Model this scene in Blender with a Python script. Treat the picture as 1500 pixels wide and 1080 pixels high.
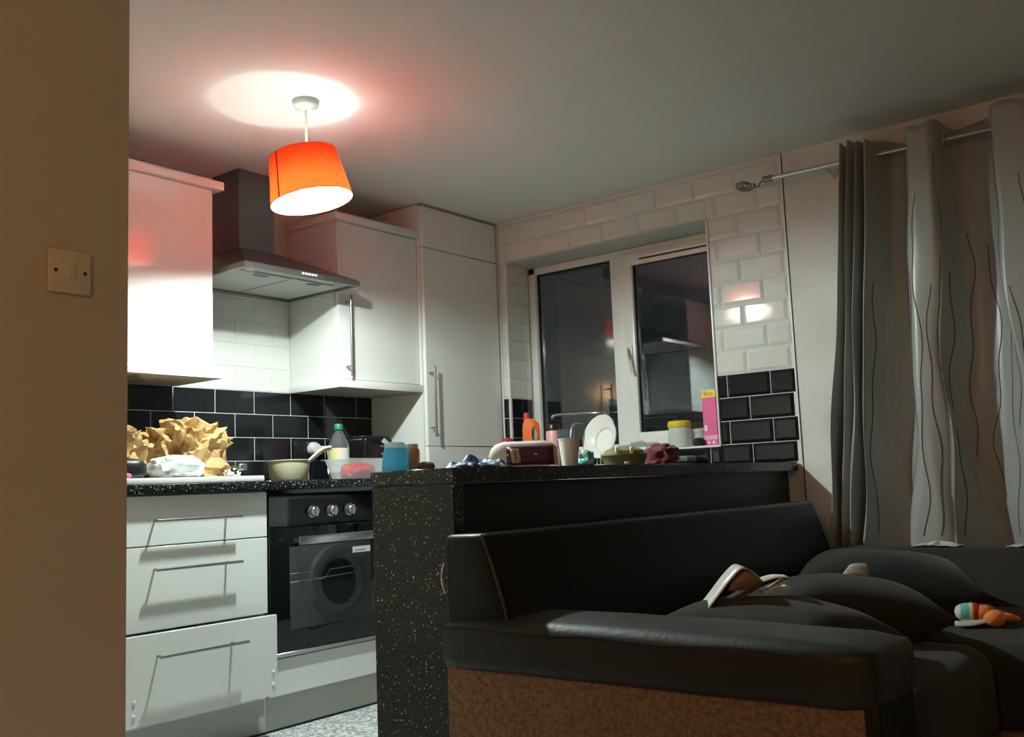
import bpy, bmesh, math, random
from mathutils import Vector, Matrix, noise
PI = math.pi
for o in list(bpy.data.objects): bpy.data.objects.remove(o)
SC = bpy.context.scene
COL = SC.collection

# ------------------------------------------------------------------ camera
F_PX = 1441.05
CAM = Vector((-4.022, -3.580, 0.870))
YAW, PITCH, ROLL = 0.66304, 0.11679, -0.04030
fw = Vector((math.cos(YAW)*math.cos(PITCH), math.sin(YAW)*math.cos(PITCH), math.sin(PITCH)))
r0 = Vector((math.sin(YAW), -math.cos(YAW), 0)); u0 = r0.cross(fw)
rt = math.cos(ROLL)*r0 + math.sin(ROLL)*u0
up = -math.sin(ROLL)*r0 + math.cos(ROLL)*u0
cd = bpy.data.cameras.new('camera'); cam = bpy.data.objects.new('camera', cd); COL.objects.link(cam)
cd.sensor_width = 36.0; cd.lens = F_PX*36/1500; cd.clip_start = 0.02
M = Matrix((rt, up, -fw)).transposed().to_4x4(); M.translation = CAM
cam.matrix_world = M
SC.camera = cam

# ------------------------------------------------------------------ world (night), exposure
w = bpy.data.worlds.new('night'); SC.world = w; w.use_nodes = True
w.node_tree.nodes['Background'].inputs[0].default_value = (0.010, 0.013, 0.016, 1)
w.node_tree.nodes['Background'].inputs[1].default_value = 0.35
SC.view_settings.view_transform = 'Standard'; SC.view_settings.look = 'None'
SC.view_settings.gamma = 1; SC.view_settings.use_curve_mapping = False
SC.view_settings.exposure = 1.86
BULB = 920.0                       # kitchen bulb radiance
WARM_W = 7.6                       # warm hallway lamp behind the viewer
lt = bpy.data.lights.new('hall_lamp', 'POINT'); lt.energy = WARM_W; lt.color = (1.0, 0.50, 0.175); lt.shadow_soft_size = 0.10
lo = bpy.data.objects.new('hall_lamp', lt); lo.location = (-5.40, -3.45, 1.90); COL.objects.link(lo)

# ------------------------------------------------------------------ materials
MATS = {}
def mat(name, col=(.8,.8,.8), rough=.5, metal=0, spec=.5, bump=None, var=None, coat=0, emit=None, trans=0, alpha=1, sheen=0, ior=None):
    """bump=(scale, strength); var=(scale, colour2, lo, hi): procedural mottling with col"""
    if name in MATS: return MATS[name]
    m = bpy.data.materials.new(name); m.use_nodes = True
    nt = m.node_tree; b = nt.nodes['Principled BSDF']
    b.inputs['Base Color'].default_value = (*col, 1); b.inputs['Roughness'].default_value = rough
    b.inputs['Metallic'].default_value = metal; b.inputs['Specular IOR Level'].default_value = spec
    b.inputs['Coat Weight'].default_value = coat; b.inputs['Transmission Weight'].default_value = trans
    b.inputs['Alpha'].default_value = alpha
    if ior: b.inputs['IOR'].default_value = ior
    if sheen: b.inputs['Sheen Weight'].default_value = sheen
    if emit: b.inputs['Emission Color'].default_value = (*emit[0], 1); b.inputs['Emission Strength'].default_value = emit[1]
    tc = nt.nodes.new('ShaderNodeTexCoord')
    if var:
        n = nt.nodes.new('ShaderNodeTexNoise'); n.inputs['Scale'].default_value = var[0]; n.inputs['Detail'].default_value = 5
        nt.links.new(tc.outputs['Object'], n.inputs['Vector'])
        r = nt.nodes.new('ShaderNodeValToRGB'); r.color_ramp.elements[0].position = var[2]; r.color_ramp.elements[1].position = var[3]
        r.color_ramp.elements[0].color = (*col, 1); r.color_ramp.elements[1].color = (*var[1], 1)
        nt.links.new(n.outputs['Fac'], r.inputs['Fac']); nt.links.new(r.outputs['Color'], b.inputs['Base Color'])
    if bump:
        n2 = nt.nodes.new('ShaderNodeTexNoise'); n2.inputs['Scale'].default_value = bump[0]; n2.inputs['Detail'].default_value = 4
        nt.links.new(tc.outputs['Object'], n2.inputs['Vector'])
        bp = nt.nodes.new('ShaderNodeBump'); bp.inputs['Strength'].default_value = bump[1]; bp.inputs['Distance'].default_value = .004
        nt.links.new(n2.outputs['Fac'], bp.inputs['Height']); nt.links.new(bp.outputs['Normal'], b.inputs['Normal'])
    MATS[name] = m
    return m

def speckle_mat(name, base, scale, size, rough, spk=(.58,.59,.58)):
    m = bpy.data.materials.new(name); m.use_nodes = True; nt = m.node_tree; b = nt.nodes['Principled BSDF']
    tc = nt.nodes.new('ShaderNodeTexCoord'); col = None
    for sc, sz, amp in ((scale, size, 1.0), (scale*2.3, size*.9, .45)):
        v = nt.nodes.new('ShaderNodeTexVoronoi'); v.inputs['Scale'].default_value = sc
        nt.links.new(tc.outputs['Object'], v.inputs['Vector'])
        sep = nt.nodes.new('ShaderNodeSeparateColor'); nt.links.new(v.outputs['Color'], sep.inputs[0])
        th = nt.nodes.new('ShaderNodeMath'); th.operation = 'MULTIPLY'; th.inputs[1].default_value = sz
        nt.links.new(sep.outputs[0], th.inputs[0])
        lt_ = nt.nodes.new('ShaderNodeMath'); lt_.operation = 'LESS_THAN'
        nt.links.new(v.outputs['Distance'], lt_.inputs[0]); nt.links.new(th.outputs[0], lt_.inputs[1])
        am = nt.nodes.new('ShaderNodeMath'); am.operation = 'MULTIPLY'; nt.links.new(lt_.outputs[0], am.inputs[0])
        pw = nt.nodes.new('ShaderNodeMath'); pw.operation = 'MULTIPLY'; pw.inputs[1].default_value = amp
        nt.links.new(sep.outputs[1], pw.inputs[0]); nt.links.new(pw.outputs[0], am.inputs[1])
        mx = nt.nodes.new('ShaderNodeMix'); mx.data_type = 'RGBA'
        nt.links.new(am.outputs[0], mx.inputs[0])
        if col is None: mx.inputs[6].default_value = (*base, 1)
        else: nt.links.new(col, mx.inputs[6])
        mx.inputs[7].default_value = (*spk, 1); col = mx.outputs[2]
    nt.links.new(col, b.inputs['Base Color']); b.inputs['Roughness'].default_value = rough
    b.inputs['Specular IOR Level'].default_value = .32
    MATS[name] = m; return m

def glass_pane_mat(name, tint=(.80,.84,.84), boost=2.6):
    m = bpy.data.materials.new(name); m.use_nodes = True; nt = m.node_tree
    for n in list(nt.nodes): nt.nodes.remove(n)
    out = nt.nodes.new('ShaderNodeOutputMaterial'); mx = nt.nodes.new('ShaderNodeMixShader')
    tr = nt.nodes.new('ShaderNodeBsdfTransparent'); tr.inputs[0].default_value = (*tint, 1)
    gl = nt.nodes.new('ShaderNodeBsdfGlossy'); gl.inputs['Roughness'].default_value = .01
    fr = nt.nodes.new('ShaderNodeFresnel'); fr.inputs[0].default_value = 1.5
    mu = nt.nodes.new('ShaderNodeMath'); mu.operation = 'MULTIPLY'; mu.inputs[1].default_value = boost; mu.use_clamp = True
    nt.links.new(fr.outputs[0], mu.inputs[0]); nt.links.new(mu.outputs[0], mx.inputs[0])
    nt.links.new(tr.outputs[0], mx.inputs[1]); nt.links.new(gl.outputs[0], mx.inputs[2]); nt.links.new(mx.outputs[0], out.inputs[0])
    MATS[name] = m; return m

def translucent_mat(name, col, dcol, f):
    m = bpy.data.materials.new(name); m.use_nodes = True; nt = m.node_tree
    for n in list(nt.nodes): nt.nodes.remove(n)
    out = nt.nodes.new('ShaderNodeOutputMaterial'); mx = nt.nodes.new('ShaderNodeMixShader'); mx.inputs[0].default_value = f
    a = nt.nodes.new('ShaderNodeBsdfDiffuse'); a.inputs[0].default_value = (*dcol, 1)
    t = nt.nodes.new('ShaderNodeBsdfTranslucent'); t.inputs[0].default_value = (*col, 1)
    nt.links.new(a.outputs[0], mx.inputs[1]); nt.links.new(t.outputs[0], mx.inputs[2]); nt.links.new(mx.outputs[0], out.inputs[0])
    MATS[name] = m; return m

cab_white = mat('gloss_white_cabinet', (.78,.79,.77), .10, spec=.45)
carcass = mat('white_carcass', (.76,.76,.74), .35)
plaster = mat('plaster_offwhite', (.74,.73,.70), .75, var=(3.0, (.62,.60,.57), .45, .75), bump=(40, .05))
plaster_warm = mat('plaster_magnolia', (.66,.58,.46), .65, bump=(60, .04))
ceil_m = mat('ceiling_paint', (.80,.79,.76), .85, bump=(30, .03))
grout_w = mat('pale_grout', (.74,.74,.71), .8)
tile_w = mat('white_glazed_tile', (.72,.72,.69), .07, spec=.55)
tile_k = mat('black_glazed_tile', (.010,.011,.014), .10, spec=.5)
tile_edge = mat('white_plastic_trim', (.80,.80,.77), .3)
upvc = mat('white_window_plastic', (.80,.80,.77), .25)
rubber = mat('black_rubber', (.01,.01,.01), .6)
carpet = mat('grey_speckled_carpet', (.26,.265,.265), .95, spec=.1, var=(85, (.68,.69,.68), .42, .60), bump=(220, .6))
worktop_m = speckle_mat('black_sparkle_laminate', (.0085,.0095,.010), 140, .33, .18)
steel = mat('brushed_steel', (.62,.62,.60), .28, 1)
dsteel = mat('dark_brushed_steel', (.20,.20,.21), .32, .9)
chrome = mat('chrome', (.80,.80,.80), .08, 1)
black_gl = mat('black_oven_glass', (.006,.008,.008), .05, spec=.5)
black_pl = mat('black_plastic', (.012,.012,.013), .35)
white_pl = mat('white_plastic', (.80,.80,.78), .3)
leather = mat('black_faux_leather', (.0065,.0062,.0058), .45, spec=.22, bump=(90, .25))
pad_m = mat('lit_black_leather', (.0105,.0100,.0095), .5, spec=.42, sheen=.05, bump=(90, .25))  # backrest leather with the lamp's light on the arm worked into colour and sheen
suede = mat('black_suede', (.036,.0345,.032), .85, spec=.10, sheen=.09, bump=(45, .25))
tan_fab = mat('brown_woven_fabric', (.27,.175,.120), .9, spec=.1, var=(120, (.16,.10,.068), .4, .65), bump=(300, .6))

# ------------------------------------------------------------------ mesh helpers
def T(bm, loc=(0,0,0), rot=None, verts=None):
    vs = verts or bm.verts
    if rot is not None:
        R = Matrix.Rotation(rot[2],4,'Z') @ Matrix.Rotation(rot[1],4,'Y') @ Matrix.Rotation(rot[0],4,'X')
        bmesh.ops.transform(bm, matrix=R, verts=list(vs))
    bmesh.ops.translate(bm, vec=Vector(loc), verts=list(vs)); return bm

def box(x0, x1, y0, y1, z0, z1, bev=0, seg=2, bm=None):
    nb = bmesh.new()
    c = bmesh.ops.create_cube(nb, size=1)
    for v in nb.verts:
        v.co = Vector(((x0+x1)/2 + v.co.x*(x1-x0), (y0+y1)/2 + v.co.y*(y1-y0), (z0+z1)/2 + v.co.z*(z1-z0)))
    if bev: bmesh.ops.bevel(nb, geom=nb.edges[:], offset=bev, segments=seg, profile=.5, affect='EDGES', clamp_overlap=True)
    return join(bm, nb)

def join(bm, nb):
    if bm is None: return nb
    me = bpy.data.meshes.new('tmp'); nb.to_mesh(me); nb.free(); bm.from_mesh(me); bpy.data.meshes.remove(me); return bm

def lathe(prof, n=28, loc=(0,0,0), rot=None, bm=None, closed=False):
    nb = bmesh.new(); rings = []
    for r, z in prof:
        if r < 1e-6: rings.append([nb.verts.new((0,0,z))])
        else: rings.append([nb.verts.new((r*math.cos(2*PI*i/n), r*math.sin(2*PI*i/n), z)) for i in range(n)])
    for a, b in zip(rings, rings[1:]):
        if len(a) == 1 and len(b) == 1: continue
        for i in range(n):
            j = (i+1) % n
            if len(a) == 1: nb.faces.new((a[0], b[j], b[i]))
            elif len(b) == 1: nb.faces.new((a[i], a[j], b[0]))
            else: nb.faces.new((a[i], a[j], b[j], b[i]))
    bmesh.ops.recalc_face_normals(nb, faces=nb.faces[:])
    T(nb, loc, rot); return join(bm, nb)

def tube(pts, r, n=8, bm=None, closed=False, flat=None):
    """swept tube through pts; r number or list"""
    nb = bmesh.new(); P = [Vector(p) for p in pts]; N = len(P); rings = []; prev = None
    for i, p in enumerate(P):
        if closed: t = (P[(i+1)%N]-P[i-1])
        else: t = P[min(i+1,N-1)]-P[max(i-1,0)]
        t = t.normalized() if t.length > 1e-9 else Vector((0,0,1))
        if prev is None:
            a = Vector((0,0,1)) if abs(t.z) < .9 else Vector((1,0,0)); u = t.cross(a).normalized()
        else:
            u = (prev - t*prev.dot(t)); u = u.normalized() if u.length > 1e-6 else t.orthogonal().normalized()
        prev = u; v = t.cross(u); rr = r[i] if isinstance(r, (list,tuple)) else r
        fl = flat or 1
        rings.append([nb.verts.new(p + u*rr*math.cos(2*PI*k/n) + v*rr*fl*math.sin(2*PI*k/n)) for k in range(n)])
    m = N if closed else N-1
    for i in range(m):
        a, b = rings[i], rings[(i+1)%N]
        for k in range(n): nb.faces.new((a[k], a[(k+1)%n], b[(k+1)%n], b[k]))
    if not closed:
        nb.faces.new(list(reversed(rings[0]))); nb.faces.new(rings[-1])
    bmesh.ops.recalc_face_normals(nb, faces=nb.faces[:])
    return join(bm, nb)

def prism(poly, a0, a1, axis='x', bev=0, seg=3, bm=None):
    """poly points in the other two axes (order y,z / x,z / x,y) extruded along axis"""
    nb = bmesh.new()
    def mk(p, a): return {'x': (a,p[0],p[1]), 'y': (p[0],a,p[1]), 'z': (p[0],p[1],a)}[axis]
    A = [nb.verts.new(mk(p,a0)) for p in poly]; B = [nb.verts.new(mk(p,a1)) for p in poly]; n = len(poly)
    nb.faces.new(A); nb.faces.new(list(reversed(B)))
    for i in range(n): nb.faces.new((A[i], B[i], B[(i+1)%n], A[(i+1)%n]))
    bmesh.ops.recalc_face_normals(nb, faces=nb.faces[:])
    if bev: bmesh.ops.bevel(nb, geom=nb.edges[:], offset=bev, segments=seg, profile=.5, affect='EDGES', clamp_overlap=True)
    return join(bm, nb)

def crumple(dims, seed, sub=4, amp=.3, freq=3.0, flat_bottom=True):
    """crushed paper / cloth: ridged folds over a squarish blob"""
    nb = bmesh.new(); bmesh.ops.create_icosphere(nb, subdivisions=sub, radius=1)
    off = Vector((seed*7.3, seed*3.1, seed*1.7))
    for v in nb.verts:
        p = v.co.normalized()
        q = Vector([math.copysign(abs(c)**.7, c) for c in p])
        d = 1; a_ = amp; f_ = freq
        for k in range(3):
            w_ = noise.noise_vector(p*f_*.6+off)*.35
            d += a_*(.45-1.9*abs(noise.noise(p*f_+off*(k+1)+w_))); a_ *= .42; f_ *= 2.3
        jit = noise.noise_vector(p*freq*1.7 + off)*amp*.35
        v.co = q*d + jit
        v.co = Vector((v.co.x*dims[0]/2, v.co.y*dims[1]/2, v.co.z*dims[2]/2))
    if flat_bottom:
        zb = -dims[2]/2*.75
        for v in nb.verts: v.co.z = max(v.co.z, zb)
        bmesh.ops.translate(nb, vec=(0,0,-zb), verts=nb.verts[:])
    return nb

def catmull(pts, per=6):
    P = [Vector(p) for p in pts]; out = []
    for i in range(len(P)-1):
        a, b, c, d = P[max(i-1,0)], P[i], P[i+1], P[min(i+2,len(P)-1)]
        for k in range(per):
            t = k/per
            out.append(.5*((2*b)+(c-a)*t+(2*a-5*b+4*c-d)*t*t+(3*b-a-3*c+d)*t**3))
    out.append(P[-1]); return out

def smooth(me, ang=40):
    for p in me.polygons: p.use_smooth = True
    try: me.set_sharp_from_angle(angle=math.radians(ang))
    except Exception: pass

def root_loc(o):
    while o.parent: o = o.parent
    return o.location.copy()

def obj(name, bm, m, parent=None, flat=False, ang=40):
    if parent is not None:
        off = root_loc(parent)
    else:
        xs = [v.co for v in bm.verts]
        off = Vector(((min(c.x for c in xs)+max(c.x for c in xs))/2, (min(c.y for c in xs)+max(c.y for c in xs))/2, min(c.z for c in xs)))
    bmesh.ops.translate(bm, vec=-off, verts=bm.verts[:])
    me = bpy.data.meshes.new(name); bm.to_mesh(me); bm.free()
    if not flat: smooth(me, ang)
    for mm in (m if isinstance(m, (list,tuple)) else [m]): me.materials.append(mm)
    o = bpy.data.objects.new(name, me); COL.objects.link(o)
    if parent is not None: o.parent = parent
    else: o.location = off
    return o

def tag(o, label, cat, group=None):
    o['label'] = label; o['category'] = cat
    if group: o['group'] = group
    return o

def thing(name, label, cat, loc, group=None):
    o = bpy.data.objects.new(name, None); COL.objects.link(o); o.location = loc; o.empty_display_size = .05
    return tag(o, label, cat, group)

def struct(name, bm, m):
    o = obj(name, bm, m); o['kind'] = 'structure'; return o

# ================================================================== ROOM SHELL
CEIL = 2.255; XL, YN = -5.6, -5.4
struct('floor', box(XL-.1, .30, YN-.1, .2, -.10, 0), carpet)
struct('ceiling', box(XL-.1, .30, YN-.1, .2, CEIL, CEIL+.1), ceil_m)
wall_back = struct('wall_back', box(XL-.1, .30, .0022, .2, 0, CEIL), grout_w)
# window wall with its opening (y -1.597..-.417, z 1.005..2.033)
WY0, WY1, WZ0, WZ1 = -1.597, -.417, 1.003, 2.033
b = box(.0075, .30, WY1, .003, 0, CEIL)
box(.0075, .30, -1.966, WY0, 0, CEIL, bm=b); box(.0075, .30, WY0, WY1, 0, WZ0-.003, bm=b); box(.0075, .30, WY0, WY1, WZ1+.003, CEIL, bm=b)
wall_right = struct('wall_right', b, grout_w)
struct('wall_right_plaster', box(-.004, .30, YN-.1, -1.966, 0, CEIL), plaster)
# near wall that carries the light switch and closes the kitchen on the left
b = prism([(XL-.1,-1.71),(-2.920,-1.71),(-2.920,.003),(-3.02,.003),(-3.02,-1.61),(XL-.1,-1.61)], 0, CEIL, 'z', bev=0)
wall_left = struct('wall_left', b, plaster_warm)
struct('wall_hall', box(XL-.1, XL, YN, -1.71, 0, CEIL), mat('bounce_cut_dark', (.30,.28,.25), .8))  # unseen walls, toned darker to cut warm bounce light
struct('wall_near', box(XL-.1, .30, YN-.1, YN, 0, CEIL), MATS['bounce_cut_dark'])
struct('trim_1', box(-2.956, -2.954, -1.7106, -1.709, 1.25, 1.80), plaster_warm)   # corner bead showing through the plaster
struct('trim_2', box(-.006, .006, -1.972, -1.9645, .916, CEIL, .001, 1), tile_edge)           # tile edge trim
struct('trim_3', box(-.006, .006, -1.977, -1.972, .6, CEIL, .001, 1), mat('dark_gap', (.06,.05,.045), .8))

# ---- tiles, each one an object of its own (child of its wall)
PX, PZ, G = .203, .103, .003
tile_cache = {}
def tile_mesh(wd, ht, bev, m, depth=.011):
    key = (round(wd,3), round(ht,3), bev, m.name)
    if key in tile_cache: return tile_cache[key]
    nb = bmesh.new()   # local: u = x (width), v = z (height), front face at y = 0 looking to -y
    d2 = .0016 if bev < .006 else .0065
    bv = min(bev, wd*.35, ht*.35)
    def ring(i, y): return [nb.verts.new(p) for p in ((-wd/2+i,y,-ht/2+i),(wd/2-i,y,-ht/2+i),(wd/2-i,y,ht/2-i),(-wd/2+i,y,ht/2-i))]
    a = ring(0, depth); b_ = ring(0, d2); c = ring(bv, 0)
    for p, q in ((a,b_),(b_,c)):
        for k in range(4): nb.faces.new((p[k], p[(k+1)%4], q[(k+1)%4], q[k]))
    nb.faces.new(c); bmesh.ops.recalc_face_normals(nb, faces=nb.faces[:])
    me = bpy.data.meshes.new('tile'); nb.to_mesh(me); nb.free(); me.materials.append(m); tile_cache[key] = me
    return me
def place_tile(wall, u0, u1, z0, z1, m, bev, face):
    """face: 'A' back wall (y=0), 'B' window wall (x=0), 'L' window reveal facing -y"""
    if u1-u0 < .012 or z1-z0 < .012: return
    me = tile_mesh(u1-u0, z1-z0, bev, m); o = bpy.data.objects.new('tile', me); COL.objects.link(o); o.parent = wall
    uc, zc = (u0+u1)/2, (z0+z1)/2; R = wall.location
    if face == 'A': o.location = Vector((uc, 0, zc)) - R
    elif face == 'L': o.location = Vector((uc, WY1-.004, zc)) - R
    else:
        o.location = Vector((0, uc, zc)) - R; o.rotation_euler = (0, 0, -PI/2)
def tile_field(wall, u_lo, u_hi, z_lo, z_hi, phase, ztop, holes, bev, face, alt=.5):
    k0 = int(math.floor((ztop - z_hi)/PZ)) - 1; k1 = int(math.ceil((ztop - z_lo)/PZ)) + 1
    for k in range(k0, k1):
        a, b_ = ztop-(k+1)*PZ+G/2, ztop-k*PZ-G/2
        a, b_ = max(a, z_lo), min(b_, z_hi)
        if b_-a < .012: continue
        off = 0 if k % 2 == 0 else alt
        j0 = int(math.floor((u_lo-phase)/PX))-2; j1 = int(math.ceil((u_hi-phase)/PX))+2
        for j in range(j0, j1):
            s, e = phase+(j+off)*PX+G/2, phase+(j+1+off)*PX-G/2
            s, e = max(s, u_lo), min(e, u_hi)
            if e-s < .012: continue
            rects = [(s,e,a,b_)]
            for (h0,h1,g0,g1) in holes:
                nr = []
                for (s_,e_,a_,c_) in rects:
                    if e_ <= h0 or s_ >= h1 or c_ <= g0 or a_ >= g1: nr.append((s_,e_,a_,c_)); continue
                    if s_ < h0: nr.append((s_,h0,a_,c_))
                    if e_ > h1: nr.append((h1,e_,a_,c_))
                    m0, m1 = max(s_,h0), min(e_,h1)
                    if a_ < g0: nr.append((m0,m1,a_,g0))
                    if c_ > g1: nr.append((m0,m1,g1,c_))
                rects = nr
            for r in rects: place_tile(wall, *r, tile_k if k >= 0 else tile_w, bev, face)
ZA, ZB = 1.325, 1.314
tile_field(wall_back, -2.915, -.590, .918, ZA+.0001, -.694, ZA, [], .002, 'A')
tile_field(wall_back, -1.745, -1.105, ZA, 1.90, -.694, ZA, [], .002, 'A')
tile_field(wall_right, -1.962, -.372, .918, CEIL-.002, -1.6456, ZB, [(WY0-.004, WY1+.004, WZ0-.004, WZ1+.004)], .014, 'B')
tile_field(wall_right, .010, .190, WZ0+.006, WZ1-.004, .10, ZB, [], .004, 'L')
# reveal lining: sill, head, right side + white corner trims
b = box(.0, .215, WY0, WY1, WZ0-.006, WZ0+.004, .001, 1)
struct('trim_4', b, tile_edge)
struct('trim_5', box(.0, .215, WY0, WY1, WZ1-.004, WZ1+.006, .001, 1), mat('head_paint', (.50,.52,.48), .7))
struct('trim_6', box(.0, .215, WY0-.006, WY0+.003, WZ0, WZ1, .001, 1), tile_edge)
struct('trim_7', box(-.004, .012, WY1-.006, WY1+.005, WZ0-.09, WZ1, .0015, 1), tile_edge)
struct('trim_8', box(-.004, .012, WY0-.005, WY0+.004, WZ0-.004, WZ1, .0015, 1), tile_edge)

# ---- kitchen window
FX = .200
glass = glass_pane_mat('dark_window_glass')
win = bpy.data.objects.new('window_1', None); COL.objects.link(win); win.location = (FX, -1.0, WZ0+.004); win['kind'] = 'structure'
fy0, fy1, fz0, fz1 = -1.594, -.421, WZ0+.004, WZ1-.005
b = box(FX, FX+.06, fy1-.042, fy1, fz0, fz1, .003); box(FX, FX+.06, fy0, fy0+.042, fz0, fz1, .003, bm=b)
box(FX, FX+.06, fy0, fy1, fz0, fz0+.04, .003, bm=b); box(FX, FX+.06, fy0, fy1, fz1-.036, fz1, .003, bm=b)
box(FX-.002, FX+.06, -1.018, -.945, fz0, fz1, .003, bm=b)
obj('window_frame', b, upvc, win)
obj('window_pane', box(FX+.03, FX+.036, -.948, fy1-.040, fz0+.038, fz1-.033), glass, win)
b = box(FX+.022, FX+.042, -.951, -.945, fz0+.038, fz1-.034); box(FX+.022, FX+.042, fy1-.046, fy1-.041, fz0+.038, fz1-.034, bm=b); box(FX+.022, FX+.042, -.95, fy1-.04, fz1-.042, fz1-.035, bm=b)
obj('gasket', b, rubber, win)
sy0, sy1, sz0, sz1 = -1.575, -1.020, fz0+.028, fz1-.030
def ring_frame(x0, x1, y0, y1, z0, z1, t, bev):
    b = box(x0, x1, y1-t, y1, z0, z1, bev); box(x0, x1, y0, y0+t, z0, z1, bev, bm=b)
    box(x0, x1, y0+t*.9, y1-t*.9, z0, z0+t, bev, bm=b); box(x0, x1, y0+t*.9, y1-t*.9, z1-t, z1, bev, bm=b); return b
sash = obj('sash', ring_frame(FX-.020, FX+.03, sy0, sy1, sz0, sz1, .062, .005), upvc, win)
obj('gasket', ring_frame(FX-.004, FX+.012, sy0+.056, sy1-.056, sz0+.056, sz1-.056, .009, 0), rubber, sash)
obj('window_pane', box(FX+.004, FX+.010, sy0+.06, sy1-.06, sz0+.06, sz1-.06), glass, sash)
obj('trickle_vent', box(FX-.034, FX-.019, -1.54, -1.13, sz1-.034, sz1-.018, .004), upvc, sash)
obj('vent_slot', box(FX-.0215, FX-.0195, -1.54, -1.13, sz1-.041, sz1-.034), rubber, sash)
b = box(FX-.032, FX-.019, -1.066, -1.036, 1.46, 1.53, .005); tube([(FX-.03,-1.05,1.515),(FX-.055,-1.05,1.51),(FX-.062,-1.056,1.48),(FX-.056,-1.072,1.385)], [.008,.009,.009,.007], bm=b)
h = obj('window_handle', b, upvc, sash)
obj('key_hole', lathe([(0,0),(.006,0),(.006,.003),(0,.003)], 12, (FX-.002,-1.028,1.508), (0,-PI/2,0)), rubber, win)

# ---- plinth, floor trim
struct('baseboard_kitchen', box(-2.915, -.62, -.545, -.53, 0, .128, .001, 1), mat('grey_plinth', (.50,.50,.47), .4))
struct('trim_9', box(-2.915, -.62, -.5465, -.545, 0, .008), rubber)

# ================================================================== CEILING PENDANT
LX, LY = -1.796, -.957
lamp = thing('pendant_lamp', 'red drum pendant lamp hanging lit from the ceiling', 'lamp', (LX, LY, CEIL))
obj('ceiling_rose', lathe([(0,CEIL),(.046,CEIL),(.047,CEIL-.016),(.040,CEIL-.026),(.012,CEIL-.034),(0,CEIL-.034)], 32, (LX,LY,0)), mat('rose_plastic', (.55,.55,.50), .4), lamp)
SB, ST = 1.884, 2.055; tilt = math.radians(10)
tvec = (rt - Vector((0,0,rt.z))).normalized()                # sideways lean
def lean(bm, z0=ST+.0):
    axis = Vector((0,0,1)).cross(tvec)
    # bottom swings towards tvec
    R = Matrix.Rotation(-tilt, 4, axis)
    piv = Vector((LX, LY, ST+.02))
    bmesh.ops.translate(bm, vec=-piv, verts=bm.verts[:]); bmesh.ops.transform(bm, matrix=R, verts=bm.verts[:]); bmesh.ops.translate(bm, vec=piv - tvec*.016, verts=bm.verts[:])
    return bm
obj('flex_cord', tube([(LX,LY,CEIL-.03),(LX,LY,2.2),(LX+.001,LY,2.13),(LX,LY,ST-.02)], .0045, 8), mat('cream_flex', (.80,.78,.68), .5), lamp)
red_cloth = translucent_mat('red_shade_fabric', (.95,.024,.004), (.62,.010,.008), .58)
lining = translucent_mat('white_shade_lining', (.86,.80,.70), (.78,.78,.76), .34)
sh = lathe([(.118,ST),(.144,SB)], 64, (LX,LY,0)); shade = obj('lamp_shade', lean(sh), red_cloth, lamp)
obj('shade_lining', lean(lathe([(.1165,ST-.001),(.1425,SB+.001)], 64, (LX,LY,0))), lining, shade)
for rr_, zr_ in ((.118,ST),(.144,SB)):
    b = tube([(LX+rr_*math.cos(a*PI/32), LY+rr_*math.sin(a*PI/32), zr_) for a in range(64)], .0018, 6, closed=True)
    obj('shade_rim', lean(b), mat('red_binding', (.65,.03,.02), .6), shade)
sa = math.atan2(CAM.y-LY, CAM.x-LX) - math.radians(50)
b = bmesh.new(); vs = [b.verts.new((LX+r*math.cos(a), LY+r*math.sin(a), z)) for r,z,a in ((.1195,ST,sa-.03),(.1195,ST,sa+.03),(.1455,SB,sa+.03),(.1455,SB,sa-.03))]; b.faces.new(vs)
obj('shade_seam', lean(b), mat('dark_red_seam', (.10,.004,.004), .8), shade)
b = tube([(LX-0.116,LY,ST-.004),(LX-.03,LY,ST-.03)], .0015, 6)
for a in (2.09, 4.19): tube([(LX-0.116*math.cos(a),LY-0.116*math.sin(a),ST-.004),(LX-.03*math.cos(a),LY-.03*math.sin(a),ST-.03)], .0015, 6, bm=b)
tube([(LX+.03*math.cos(a*PI/12), LY+.03*math.sin(a*PI/12), ST-.03) for a in range(24)], .0015, 6, closed=True, bm=b)
obj('shade_carrier', lean(b), white_pl, shade)
obj('bulb_holder', lean(lathe([(0,ST+.0),(.010,ST),(.018,ST-.012),(.018,ST-.082),(.0,ST-.082)], 20, (LX,LY,0))), white_pl, lamp)
def bulb_mat(name, strength):
    m = bpy.data.materials.new(name); m.use_nodes = True; bb = m.node_tree.nodes['Principled BSDF']
    bb.inputs['Base Color'].default_value = (.9,.9,.9,1); bb.inputs['Emission Color'].default_value = (.83,1.0,.95,1); bb.inputs['Emission Strength'].default_value = strength
    return m
BC = ST-.120                     # centre of the globe
lb = obj('light_bulb', lean(lathe([(.032,BC-.014),(.023,BC-.030),(.010,BC-.037),(0,BC-.038)], 20, (LX,LY,0))), bulb_mat('lit_dome', BULB), lamp)
obj('bulb_side', lean(lathe([(.0365,BC+.005),(.037,BC-.002),(.032,BC-.014)], 20, (LX,LY,0))), bulb_mat('lit_side', BULB*.20), lb)
obj('bulb_neck', lean(lathe([(.0365,BC+.005),(.033,BC+.018),(.022,BC+.032),(.017,BC+.040)], 20, (LX,LY,0))), bulb_mat('lit_neck', BULB*.012), lb)

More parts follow.
